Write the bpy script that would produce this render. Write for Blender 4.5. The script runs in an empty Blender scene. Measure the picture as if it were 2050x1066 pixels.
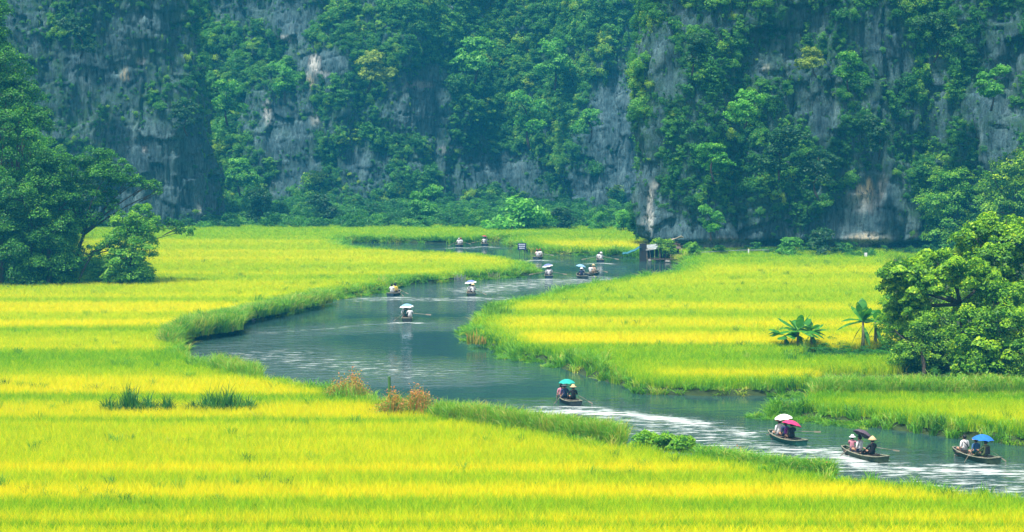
import bpy, math, random
import numpy as np
from mathutils import Vector, Matrix
R = math.radians
sc = bpy.context.scene
col = sc.collection
rng = np.random.default_rng(7)
random.seed(7)

# ------------------------------------------------------------------ camera, sky, sun, exposure
F = 4000.0; CAMZ = 16.0; TH = math.atan(303 / 4000.0)
cam_d = bpy.data.cameras.new('camera'); cam = bpy.data.objects.new('camera', cam_d); col.objects.link(cam)
cam.location = (0, 0, CAMZ); cam.rotation_euler = (math.pi / 2 - TH, 0, 0)
cam_d.sensor_width = 36; cam_d.lens = 36 * F / 2050; cam_d.clip_end = 6000; cam_d.clip_start = 0.5
sc.camera = cam

SUN_EL, SUN_AZ = 66, 222      # compass style: 0 = +Y (away), 90 = +X ; 232 = behind camera, to the left
world = bpy.data.worlds.new('World'); sc.world = world; world.use_nodes = True
wn = world.node_tree; wn.nodes.clear()
sky = wn.nodes.new('ShaderNodeTexSky'); sky.sky_type = 'NISHITA'; sky.sun_disc = False
sky.sun_elevation = R(SUN_EL); sky.sun_rotation = R(SUN_AZ); sky.dust_density = 4; sky.air_density = 1.0
tc = wn.nodes.new('ShaderNodeTexCoord'); cn = wn.nodes.new('ShaderNodeTexNoise'); cn.inputs['Scale'].default_value = 2.2
cn.inputs['Detail'].default_value = 5
cr = wn.nodes.new('ShaderNodeValToRGB'); cr.color_ramp.elements[0].position = 0.3; cr.color_ramp.elements[1].position = 0.7
cr.color_ramp.elements[0].color = (.55, .55, .55, 1); cr.color_ramp.elements[1].color = (.8, .8, .8, 1)
cmx = wn.nodes.new('ShaderNodeMix'); cmx.data_type = 'RGBA'; cmx.inputs['B'].default_value = (9.5, 9.9, 10.2, 1)
bg = wn.nodes.new('ShaderNodeBackground'); bg.inputs['Strength'].default_value = 0.07
wo = wn.nodes.new('ShaderNodeOutputWorld')
wn.links.new(tc.outputs['Generated'], cn.inputs['Vector']); wn.links.new(cn.outputs['Fac'], cr.inputs['Fac'])
wn.links.new(cr.outputs['Color'], cmx.inputs['Factor']); wn.links.new(sky.outputs['Color'], cmx.inputs['A'])
wn.links.new(cmx.outputs['Result'], bg.inputs['Color']); wn.links.new(bg.outputs['Background'], wo.inputs['Surface'])

sun_d = bpy.data.lights.new('sun', 'SUN'); sun_d.energy = 4.3; sun_d.angle = R(3); sun_d.color = (1.0, .95, .86)
sun = bpy.data.objects.new('sun', sun_d); col.objects.link(sun)
sdir = Vector((math.sin(R(SUN_AZ)) * math.cos(R(SUN_EL)), math.cos(R(SUN_AZ)) * math.cos(R(SUN_EL)), math.sin(R(SUN_EL))))
sun.rotation_euler = sdir.to_track_quat('Z', 'Y').to_euler()
sc.view_settings.view_transform = 'Standard'; sc.view_settings.look = 'None'
sc.view_settings.gamma = 1; sc.view_settings.use_curve_mapping = False
sc.view_settings.exposure = 0.88
sc.render.engine = 'CYCLES'
cy = sc.cycles
cy.max_bounces = 6; cy.diffuse_bounces = 3; cy.glossy_bounces = 3; cy.transmission_bounces = 3
cy.volume_bounces = 0; cy.transparent_max_bounces = 4; cy.caustics_reflective = False; cy.caustics_refractive = False
HAZE_D = 0.00049; HAZE_C = (.04, .52, .95, 1)

# ------------------------------------------------------------------ projection helpers
ct, st = math.cos(TH), math.sin(TH)
def ray(px, py):
    x = (px - 1025) / F; y = -(py - 533) / F
    return np.array([x, ct + y * st, -st + y * ct])
def P(px, py, z=0.0):
    d = ray(px, py); t = (z - CAMZ) / d[2]
    return np.array([d[0] * t, d[1] * t, z])
def PD(px, py, Y):
    d = ray(px, py); t = Y / d[1]
    return np.array([d[0] * t, Y, CAMZ + d[2] * t])
def proj(V):
    dx, dy, dz = V[..., 0], V[..., 1], V[..., 2] - CAMZ
    f = dy * ct - dz * st; u = dy * st + dz * ct
    f = np.maximum(f, 1e-3)
    return 1025 + F * dx / f, 533 - F * u / f
def ppm(Y): return F / Y           # photo pixels per metre

# ------------------------------------------------------------------ noise
_perm = np.random.default_rng(3).permutation(512).astype(np.int64)
_grad = np.random.default_rng(4).normal(size=(512, 3)); _grad /= np.linalg.norm(_grad, axis=1)[:, None]
def perlin(x, y, z=0.0, seed=0):
    x = np.asarray(x, float); y = np.asarray(y, float); z = np.zeros_like(x) + z
    xi = np.floor(x).astype(np.int64); yi = np.floor(y).astype(np.int64); zi = np.floor(z).astype(np.int64)
    xf, yf, zf = x - xi, y - yi, z - zi
    fade = lambda t: t * t * t * (t * (t * 6 - 15) + 10)
    u, v, w = fade(xf), fade(yf), fade(zf)
    def g(i, j, k):
        h = _perm[(_perm[(_perm[(xi + i + seed * 17) % 512] + yi + j) % 512] + zi + k) % 512]
        gr = _grad[h]
        return gr[..., 0] * (xf - i) + gr[..., 1] * (yf - j) + gr[..., 2] * (zf - k)
    l = lambda a, b, t: a + t * (b - a)
    return 1.5 * l(l(l(g(0,0,0), g(1,0,0), u), l(g(0,1,0), g(1,1,0), u), v),
             l(l(g(0,0,1), g(1,0,1), u), l(g(0,1,1), g(1,1,1), u), v), w)
def fbm(x, y, z=0.0, o=4, seed=0):
    a, s, t = 1.0, 0.0, 0.0
    for i in range(o):
        s = s + a * perlin(np.asarray(x) * 2**i, np.asarray(y) * 2**i, np.asarray(z) * 2**i + i * 7.3, seed); t += a; a *= .5
    return s / t
def hsh(i, j=0, k=0):
    return np.modf(np.abs(np.sin(np.asarray(i, float) * 127.1 + np.asarray(j, float) * 311.7 + k * 74.7) * 43758.5453))[0]
def sstep(x, a, b):
    t = np.clip((x - a) / (b - a), 0, 1); return t * t * (3 - 2 * t)

# ------------------------------------------------------------------ mesh helpers
def np_mesh(name, V, Q, mat=None, attrs=None, smooth=False):
    """V (n,3); Q (m,k) equal-size faces."""
    V = np.asarray(V, np.float32); Q = np.asarray(Q, np.int32)
    me = bpy.data.meshes.new(name)
    me.vertices.add(len(V)); me.vertices.foreach_set('co', V.ravel())
    k = Q.shape[1]
    me.loops.add(Q.size); me.loops.foreach_set('vertex_index', Q.ravel())
    me.polygons.add(len(Q)); me.polygons.foreach_set('loop_start', np.arange(0, Q.size, k, dtype=np.int32))
    me.polygons.foreach_set('loop_total', np.full(len(Q), k, np.int32))
    if smooth: me.polygons.foreach_set('use_smooth', np.ones(len(Q), bool))
    me.update(calc_edges=True)
    if attrs:
        for n, (dom, arr) in attrs.items():
            a = me.attributes.new(n, 'FLOAT', dom); a.data.foreach_set('value', np.asarray(arr, np.float32))
    if mat: me.materials.append(mat)
    return me
class MB:
    def __init__(s): s.v = []; s.f = []; s.n = 0
    def add(s, V, Fc):
        s.v.extend([tuple(map(float, p)) for p in V]); s.f.extend([tuple(i + s.n for i in f) for f in Fc]); s.n += len(V); return s
    def box(s, c, d, M=None, taper=1.0):
        x, y, z = d[0] / 2, d[1] / 2, d[2] / 2
        V = [Vector((sx * x * (taper if sz > 0 else 1), sy * y * (taper if sz > 0 else 1), sz * z)) for sz in (-1, 1) for sx, sy in ((-1,-1),(1,-1),(1,1),(-1,1))]
        if M is not None: V = [M @ v for v in V]
        return s.add([v + Vector(c) for v in V], [(0,3,2,1),(4,5,6,7),(0,1,5,4),(1,2,6,5),(2,3,7,6),(3,0,4,7)])
    def tube(s, pts, rs, n=6, cap=True):
        pts = [Vector(p) for p in pts]
        if not hasattr(rs, '__len__'): rs = [rs] * len(pts)
        V = []; Fc = []; ref = Vector((0.13, 0.27, 1)).normalized()
        for i, p in enumerate(pts):
            t = (pts[min(i + 1, len(pts) - 1)] - pts[max(i - 1, 0)]).normalized()
            a = t.cross(ref)
            if a.length < .05: a = t.cross(Vector((1, 0, 0)))
            a.normalize(); b = t.cross(a)
            for k in range(n):
                th = 2 * math.pi * k / n; V.append(p + (a * math.cos(th) + b * math.sin(th)) * rs[i])
        for i in range(len(pts) - 1):
            for k in range(n):
                Fc.append((i*n+k, i*n+(k+1)%n, (i+1)*n+(k+1)%n, (i+1)*n+k))
        if cap: Fc.append(tuple(range(n))[::-1]); Fc.append(tuple((len(pts)-1)*n + k for k in range(n)))
        return s.add(V, Fc)
    def lathe(s, prof, c=(0,0,0), n=16, M=None):
        V = []; Fc = []
        for r, z in prof:
            for k in range(n):
                th = 2 * math.pi * k / n; v = Vector((r * math.cos(th), r * math.sin(th), z))
                V.append((M @ v if M is not None else v) + Vector(c))
        for i in range(len(prof) - 1):
            for k in range(n): Fc.append((i*n+k, i*n+(k+1)%n, (i+1)*n+(k+1)%n, (i+1)*n+k))
        return s.add(V, Fc)
    def mesh(s, name, mat=None, smooth=False):
        me = bpy.data.meshes.new(name); me.from_pydata(s.v, [], s.f); me.update()
        if smooth: me.polygons.foreach_set('use_smooth', [True] * len(me.polygons))
        if mat: me.materials.append(mat)
        return me
    def obj(s, name, mat, parent=None, smooth=False):
        return link(name, s.mesh(name, mat, smooth), parent)
def link(name, me, parent=None, loc=None, rot=None, scale=None):
    o = bpy.data.objects.new(name, me); col.objects.link(o)
    if parent: o.parent = parent
    if loc is not None: o.location = loc
    if rot is not None: o.rotation_euler = rot
    if scale is not None: o.scale = scale
    return o
def tag(o, label=None, cat=None, group=None, kind=None):
    if label: o['label'] = label
    if cat: o['category'] = cat
    if group: o['group'] = group
    if kind: o['kind'] = kind
    return o
def thing(name, loc, label, cat, group=None, rz=0):
    return tag(link(name, None, loc=loc, rot=(0, 0, rz)), label, cat, group)

# ------------------------------------------------------------------ materials
class NT:
    def __init__(s, m): s.t = m.node_tree; s.t.nodes.clear()
    def n(s, typ, **kw):
        nd = s.t.nodes.new(typ)
        for k, v in kw.items():
            if k.startswith('i_'): nd.inputs[k[2:].replace('_', ' ')].default_value = v
            else: setattr(nd, k, v)
        return nd
    def l(s, a, b): s.t.links.new(a, b)
    def math(s, op, a, b=None, clamp=False):
        nd = s.t.nodes.new('ShaderNodeMath'); nd.operation = op; nd.use_clamp = clamp
        for i, x in enumerate((a, b)):
            if x is None: continue
            if isinstance(x, (int, float)): nd.inputs[i].default_value = x
            else: s.l(x, nd.inputs[i])
        return nd.outputs[0]
    def mix(s, f, a, b, bt='MIX'):
        nd = s.t.nodes.new('ShaderNodeMix'); nd.data_type = 'RGBA'; nd.blend_type = bt
        for k, x in (('Factor', f), ('A', a), ('B', b)):
            if isinstance(x, (int, float)): nd.inputs[k].default_value = x
            elif isinstance(x, tuple): nd.inputs[k].default_value = (*x[:3], 1)
            else: s.l(x, nd.inputs[k])
        return nd.outputs['Result']
    def noise(s, scale, vec=None, detail=3, rough=.5, stretch=None):
        nd = s.n('ShaderNodeTexNoise'); nd.inputs['Scale'].default_value = scale; nd.inputs['Detail'].default_value = detail; nd.inputs['Roughness'].default_value = rough
        if vec is None: vec = s.n('ShaderNodeNewGeometry').outputs['Position']
        if stretch:
            mp = s.n('ShaderNodeMapping'); mp.inputs['Scale'].default_value = stretch; s.l(vec, mp.inputs['Vector']); vec = mp.outputs[0]
        s.l(vec, nd.inputs['Vector']); return nd.outputs['Fac']
    def ramp(s, f, stops):
        nd = s.n('ShaderNodeValToRGB'); e = nd.color_ramp.elements
        while len(e) < len(stops): e.new(.5)
        for i, (p, c) in enumerate(stops): e[i].position = p; e[i].color = (*c[:3], 1)
        s.l(f, nd.inputs['Fac']); return nd.outputs['Color']
    def out(s, sh): o = s.n('ShaderNodeOutputMaterial'); s.l(sh, o.inputs['Surface'])
def newmat(name):
    m = bpy.data.materials.new(name); m.use_nodes = True; return m, NT(m)
def pmat(name, c, rough=.7, c2=None, nscale=6, metal=0, spec=.3):
    m, t = newmat(name)
    b = t.n('ShaderNodeBsdfPrincipled'); b.inputs['Roughness'].default_value = rough; b.inputs['Metallic'].default_value = metal
    b.inputs['Specular IOR Level'].default_value = spec
    tcn = t.n('ShaderNodeTexCoord')
    f = t.noise(nscale, tcn.outputs['Object'], 4)
    c2 = c2 or tuple(x * .72 for x in c)
    t.l(t.ramp(f, [(.3, c2), (.7, c)]), b.inputs['Base Color'])
    bp = t.n('ShaderNodeBump'); bp.inputs['Strength'].default_value = .25; bp.inputs['Distance'].default_value = .02
    t.l(f, bp.inputs['Height']); t.l(bp.outputs[0], b.inputs['Normal'])
    t.out(b.outputs[0]); return m
def leafmat(name, stops, inst=False, trans=.45, rough=.55, gl=.025):
    """stops: colours over the tint attribute; inst: tint also comes from the instancer."""
    m, t = newmat(name)
    a = t.n('ShaderNodeAttribute'); a.attribute_name = 'tint'; f = a.outputs['Fac']
    if inst:
        VM = 1.0 if name == 'rice' else .6
        b = t.n('ShaderNodeAttribute'); b.attribute_type = 'INSTANCER'; b.attribute_name = 'itint'
        f = t.math('ADD', b.outputs['Fac'], t.math('MULTIPLY', t.math('SUBTRACT', f, .5), VM), True)
    c = t.ramp(f, stops)
    d = t.n('ShaderNodeBsdfDiffuse'); tr = t.n('ShaderNodeBsdfTranslucent'); g = t.n('ShaderNodeBsdfGlossy'); g.inputs['Roughness'].default_value = rough
    t.l(c, d.inputs['Color'])
    t.l(t.mix(1.0, c, (1.15, 1.1, .5), 'MULTIPLY'), tr.inputs['Color'])
    mx = t.n('ShaderNodeMixShader'); mx.inputs[0].default_value = trans; t.l(d.outputs[0], mx.inputs[1]); t.l(tr.outputs[0], mx.inputs[2])
    m2 = t.n('ShaderNodeMixShader'); m2.inputs[0].default_value = gl; t.l(mx.outputs[0], m2.inputs[1]); t.l(g.outputs[0], m2.inputs[2])
    g.inputs['Color'].default_value = (.8, .9, .8, 1)
    t.out(m2.outputs[0]); return m

M = {}
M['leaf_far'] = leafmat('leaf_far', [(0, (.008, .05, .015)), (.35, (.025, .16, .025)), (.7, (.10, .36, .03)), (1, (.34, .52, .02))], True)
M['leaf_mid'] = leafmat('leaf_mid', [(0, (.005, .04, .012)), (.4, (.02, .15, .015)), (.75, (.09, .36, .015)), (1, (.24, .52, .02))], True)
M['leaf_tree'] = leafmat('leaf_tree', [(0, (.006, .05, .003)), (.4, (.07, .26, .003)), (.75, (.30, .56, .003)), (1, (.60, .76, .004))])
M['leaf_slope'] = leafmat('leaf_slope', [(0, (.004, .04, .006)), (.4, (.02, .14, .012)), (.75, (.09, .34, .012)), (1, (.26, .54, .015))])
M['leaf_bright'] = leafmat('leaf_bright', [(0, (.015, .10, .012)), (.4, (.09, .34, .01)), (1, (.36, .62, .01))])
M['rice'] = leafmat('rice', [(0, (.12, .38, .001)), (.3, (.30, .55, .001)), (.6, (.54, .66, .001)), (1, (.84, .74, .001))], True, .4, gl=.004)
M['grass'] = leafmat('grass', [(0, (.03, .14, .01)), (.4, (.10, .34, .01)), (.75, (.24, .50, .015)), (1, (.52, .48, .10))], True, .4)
M['reed_dark'] = leafmat('reed_dark', [(0, (.01, .07, .01)), (.5, (.03, .18, .015)), (1, (.15, .36, .02))], False, .3)
M['shrub_red'] = leafmat('shrub_red', [(0, (.04, .20, .01)), (.35, (.16, .36, .02)), (.55, (.42, .34, .04)), (.8, (.60, .26, .06)), (1, (.66, .20, .09))], False, .35)
M['banana'] = leafmat('banana', [(0, (.03, .16, .03)), (.5, (.06, .28, .03)), (1, (.28, .52, .04))], False, .45, .35)
M['bark'] = pmat('bark', (.07, .055, .04), .9, (.03, .025, .02), 9)
M['banana_stem'] = pmat('banana_stem', (.22, .24, .12), .7, (.08, .07, .03), 7)
M['soil'] = pmat('soil', (.035, .06, .012), .95, (.015, .03, .008), 1.5)

def rockmat():
    m, t = newmat('limestone')
    geo = t.n('ShaderNodeNewGeometry').outputs['Position']
    n1 = t.noise(.35, geo, 6, .62, (1, 1, .35)); n2 = t.noise(2.2, geo, 6, .65, (1.6, 1, .3)); n3 = t.noise(9, geo, 4, .6, (1, 1, .5))
    base = t.ramp(n1, [(.3, (.022, .052, .062)), (.5, (.062, .118, .135)), (.72, (.145, .225, .235))])
    streak = t.ramp(n2, [(.35, (.30, .33, .38)), (.5, (.85, .87, .88)), (.7, (1.4, 1.4, 1.35))])
    c = t.mix(1.0, base, streak, 'MULTIPLY')
    c = t.mix(.5, c, t.ramp(n3, [(.35, (.5, .5, .52)), (.65, (1.2, 1.2, 1.2))]), 'MULTIPLY')
    aw = t.n('ShaderNodeAttribute'); aw.attribute_name = 'white'
    nw = t.noise(1.6, geo, 5, .7, (2.2, 1, .5))
    fw = t.math('MULTIPLY', aw.outputs['Fac'], t.math('MULTIPLY', t.math('SUBTRACT', nw, .36), 6, True), True)
    c = t.mix(t.math('MULTIPLY', fw, .8), c, (.60, .60, .56))
    at = t.n('ShaderNodeAttribute'); at.attribute_name = 'tan'
    ft = t.math('MULTIPLY', at.outputs['Fac'], t.math('MULTIPLY', t.math('SUBTRACT', nw, .4), 5, True), True)
    c = t.mix(ft, c, (.50, .40, .22))
    # moss on the gentler spots
    am = t.n('ShaderNodeAttribute'); am.attribute_name = 'moss'
    nm = t.noise(.9, geo, 6, .7)
    fm = t.math('MULTIPLY', am.outputs['Fac'], t.math('MULTIPLY', t.math('SUBTRACT', nm, .42), 7, True), True)
    c = t.mix(fm, c, (.03, .085, .03))
    b = t.n('ShaderNodeBsdfPrincipled'); b.inputs['Roughness'].default_value = .9; b.inputs['Specular IOR Level'].default_value = .2
    t.l(c, b.inputs['Base Color'])
    h = t.math('ADD', n2, t.math('MULTIPLY', n3, .5))
    bp = t.n('ShaderNodeBump'); bp.inputs['Strength'].default_value = .9; bp.inputs['Distance'].default_value = .35
    t.l(h, bp.inputs['Height']); t.l(bp.outputs[0], b.inputs['Normal'])
    t.out(b.outputs[0]); return m
M['rock'] = rockmat()

# ------------------------------------------------------------------ the river course
RIV = []
def rv(pts, z, dy=0.0):
    for px, py in pts:
        p = P(px, py, z); RIV.append((p[0], p[1] + dy))
rv([(2900,1085),(2500,1040),(2050,992),(1890,978),(1650,948),(1400,906),(1240,886),(1050,853),(880,823),(740,795),(600,763),(520,750),(450,733),(400,720),(372,708)], .9, .6)
rv([(366,700),(376,678),(400,666),(440,653),(510,638),(560,621),(610,609),(650,601),(709,593),(760,587),(800,574),(826,568),(885,566),(934,561),(992,558),(1050,553),(1068,546)], 0)
rv([(1070,535),(1057,524),(1010,514),(942,505),(860,503),(824,502),(760,497),(710,493),(672,486)], .9, .5)
rv([(690,484.5),(760,486),(824,487),(900,487.5),(982,485),(1030,481.5),(1075,480.5),(1078,482),(1030,485),(1014,490),(1030,496),(1051,502),(1106,509),(1160,511),(1242,513),(1290,517),(1350,523),(1372,529)], 0)
rv([(1368,539),(1313,545),(1242,556),(1174,566),(1122,577),(1078,588),(1040,593),(1010,601)], .9, .4)
rv([(965,640),(944,660),(944,686),(980,695),(1020,718),(1101,726),(1132,740),(1177,754),(1207,761),(1253,775),(1283,789),(1343,791),(1440,793),(1537,792),(1625,793),(1640,797)], 0)
rv([(1600,801),(1545,806)], .9, .2)
rv([(1533,824),(1594,838),(1687,850),(1781,859),(1875,873),(1969,883),(2050,892),(2500,935),(2900,970)], 0)
RIV = np.array(RIV)
# round the corners a little
def chaikin(p):
    q = np.roll(p, -1, 0); return np.stack([p * .75 + q * .25, p * .25 + q * .75], 1).reshape(-1, 2)
RIV = chaikin(RIV)
def resample(p, st):
    q = []
    for a, b in zip(p, np.roll(p, -1, 0)):
        L = np.hypot(*(b - a)); n = max(1, int(L / st)) if L < 60 else 1
        q += [a + (b - a) * i / n for i in range(n)]
    return np.array(q)
RIV = resample(RIV, 1.1)
RIV = RIV + np.stack([fbm(RIV[:, 0] * .35, RIV[:, 1] * .35, 0, 3, 1), fbm(RIV[:, 0] * .35, RIV[:, 1] * .35, 9, 3, 2)], 1) * .75
def sdist(X, Y):
    """> 0 on land, < 0 on the water"""
    X = np.asarray(X, float).ravel(); Y = np.asarray(Y, float).ravel()
    d2 = np.full(X.shape, 1e18); ins = np.zeros(X.shape, bool)
    A = RIV; B = np.roll(RIV, -1, 0)
    for a, b in zip(A, B):
        e = b - a; L = e @ e + 1e-12
        t = np.clip(((X - a[0]) * e[0] + (Y - a[1]) * e[1]) / L, 0, 1)
        d2 = np.minimum(d2, (X - a[0] - t * e[0])**2 + (Y - a[1] - t * e[1])**2)
        c = (a[1] > Y) != (b[1] > Y)
        if c.any():
            xs = a[0] + (Y - a[1]) * e[0] / (e[1] if abs(e[1]) > 1e-9 else 1e-9)
            ins ^= c & (X < xs)
    d = np.sqrt(d2); return np.where(ins, -d, d)

def grid_axis(core0, core1, step, far0, far1):
    c = list(np.arange(core0, core1, step)); s = step; x = core0; lo = []
    while x > far0: s *= 1.5; x -= s; lo.append(x)
    s = step; x = c[-1]; hi = []
    while x < far1: s *= 1.5; x += s; hi.append(x)
    return np.array(lo[::-1] + c + hi)
def grid_faces(nx, ny):
    i = np.arange(nx * ny).reshape(ny, nx)
    return np.stack([i[:-1, :-1], i[:-1, 1:], i[1:, 1:], i[1:, :-1]], -1).reshape(-1, 4)
LAND = .35
gx = grid_axis(-90, 110, .8, -2500, 2500); gy = grid_axis(60, 300, .8, -800, 3500)
X, Y = np.meshgrid(gx, gy); sd = sdist(X, Y).reshape(X.shape)
Z = LAND * sstep(sd, -.15, .45) - 1.2 * sstep(-sd, -.1, 2.0) + .05 * fbm(X * .3, Y * .3) * (sd > .5)
ter = link('ground', np_mesh('ground', np.stack([X, Y, Z], -1).reshape(-1, 3), grid_faces(len(gx), len(gy)), M['soil'], smooth=True))
tag(ter, 'flat paddy soil under the rice', kind='structure')

# ------------------------------------------------------------------ water
BOATS_PX = {}   # filled from the boat table below
def seg_d(X, Y, a, b):
    a = np.array(a[:2]); b = np.array(b[:2]); e = b - a; L = e @ e + 1e-9
    t = ((X - a[0]) * e[0] + (Y - a[1]) * e[1]) / L; tc_ = np.clip(t, 0, 1)
    return np.hypot(X - a[0] - tc_ * e[0], Y - a[1] - tc_ * e[1]), t
def water():
    wx = np.arange(-75, 95, .4); wy = np.arange(74, 268, .4)
    X, Y = np.meshgrid(wx, wy); sd = sdist(X, Y).reshape(X.shape)
    V = np.stack([X, Y, np.zeros_like(X)], -1)
    px, py = proj(V)
    rp = np.zeros_like(X); fo = np.zeros_like(X)
    def band(pts, w, s, arr, soft=2.2):
        # band about a pixel polyline; w is the half width across it in metres of ground
        q = [P(a, b, 0) for a, b in pts]
        for i in range(len(q) - 1):
            d, t = seg_d(X, Y, q[i], q[i + 1]); np.maximum(arr, s * np.exp(-(d / w) ** soft), out=arr)
    # long stirred wake down the near reach; foam, with silvery sky reflection painted in
    band([(1060,822),(1300,840),(1540,870),(1740,915),(2000,950),(2300,1000)], 2.7, .9, rp, 2.5)
    band([(1250,870),(1500,900),(1700,945),(1900,970),(2200,1020)], 3.0, .85, rp, 2.5)
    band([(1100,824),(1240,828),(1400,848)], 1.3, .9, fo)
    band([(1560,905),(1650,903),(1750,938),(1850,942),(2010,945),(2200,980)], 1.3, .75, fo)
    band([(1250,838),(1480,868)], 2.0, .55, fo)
    # sparkle patches in the big bend: ripples, plus glints painted as white specks
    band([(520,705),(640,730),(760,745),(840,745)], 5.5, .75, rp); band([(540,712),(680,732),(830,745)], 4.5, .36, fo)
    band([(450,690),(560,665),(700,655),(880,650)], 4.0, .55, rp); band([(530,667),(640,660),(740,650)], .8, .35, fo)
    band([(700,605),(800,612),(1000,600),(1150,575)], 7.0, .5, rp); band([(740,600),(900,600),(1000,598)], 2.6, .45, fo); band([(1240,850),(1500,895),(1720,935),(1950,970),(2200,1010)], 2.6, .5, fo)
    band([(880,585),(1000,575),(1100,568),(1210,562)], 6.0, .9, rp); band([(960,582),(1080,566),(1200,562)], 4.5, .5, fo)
    band([(1230,880),(1260,895)], 2, .5, rp)
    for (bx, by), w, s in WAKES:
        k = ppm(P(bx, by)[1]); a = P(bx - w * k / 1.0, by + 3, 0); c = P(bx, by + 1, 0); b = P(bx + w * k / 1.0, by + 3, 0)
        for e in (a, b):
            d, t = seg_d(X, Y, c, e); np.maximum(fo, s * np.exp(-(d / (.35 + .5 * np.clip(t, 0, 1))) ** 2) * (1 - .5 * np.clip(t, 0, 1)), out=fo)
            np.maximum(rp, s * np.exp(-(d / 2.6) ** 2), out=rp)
    keep = (sd < 1.5)
    i = np.arange(X.size).reshape(X.shape); fc = grid_faces(len(wx), len(wy))
    k = keep.ravel(); fc = fc[k[fc].all(1)]
    used = np.unique(fc); mp = np.zeros(X.size, int); mp[used] = np.arange(len(used))
    m, t = newmat('river_water')
    geo = t.n('ShaderNodeNewGeometry').outputs['Position']
    ar = t.n('ShaderNodeAttribute'); ar.attribute_name = 'ripple'; af = t.n('ShaderNodeAttribute'); af.attribute_name = 'foam_glint'
    n1 = t.noise(1.15, geo, 3, .55, (.55, 1, 1)); n2 = t.noise(3.6, geo, 3, .6, (.5, 1, 1)); n3 = t.noise(.18, geo, 3, .5, (1, 1.6, 1))
    amp = t.math('ADD', t.math('MULTIPLY', ar.outputs['Fac'], 1.0), t.math('MULTIPLY', t.math('SUBTRACT', n3, .3), .16, False))
    h = t.math('MULTIPLY', t.math('ADD', n1, t.math('MULTIPLY', n2, .35)), t.math('MAXIMUM', amp, .03))
    bp = t.n('ShaderNodeBump'); bp.inputs['Strength'].default_value = 1; bp.inputs['Distance'].default_value = .36
    t.l(h, bp.inputs['Height'])
    b = t.n('ShaderNodeBsdfPrincipled'); b.inputs['Roughness'].default_value = .06; b.inputs['IOR'].default_value = 1.33
    t.l(bp.outputs[0], b.inputs['Normal'])
    b.inputs['Base Color'].default_value = (.022, .062, .055, 1)
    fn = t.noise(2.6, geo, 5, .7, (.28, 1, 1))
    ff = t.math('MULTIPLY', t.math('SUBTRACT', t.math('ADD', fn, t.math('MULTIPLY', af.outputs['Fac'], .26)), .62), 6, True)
    sp = t.noise(7.5, geo, 3, .6, (.45, 1, 1)); ff = t.math('MAXIMUM', ff, t.math('MULTIPLY', t.math('SUBTRACT', t.math('ADD', sp, t.math('MULTIPLY', af.outputs['Fac'], .12)), .66), 7, True))  # fine white specks painted in for sparkle on the ripples
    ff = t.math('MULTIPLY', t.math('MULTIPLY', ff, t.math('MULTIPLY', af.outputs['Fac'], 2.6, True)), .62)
    d = t.n('ShaderNodeBsdfDiffuse'); d.inputs['Color'].default_value = (.78, .84, .84, 1); t.l(bp.outputs[0], d.inputs['Normal'])  # whitish diffuse for wake foam and painted sky glints alike
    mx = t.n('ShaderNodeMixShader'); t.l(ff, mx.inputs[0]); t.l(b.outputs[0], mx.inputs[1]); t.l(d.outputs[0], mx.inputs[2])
    t.out(mx.outputs[0])
    me = np_mesh('river', V.reshape(-1, 3)[used], mp[fc], m, {'ripple': ('POINT', rp.ravel()[used]), 'foam_glint': ('POINT', fo.ravel()[used])}, True)
    tag(link('river', me), 'teal green river winding between the rice fields', kind='structure')

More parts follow.
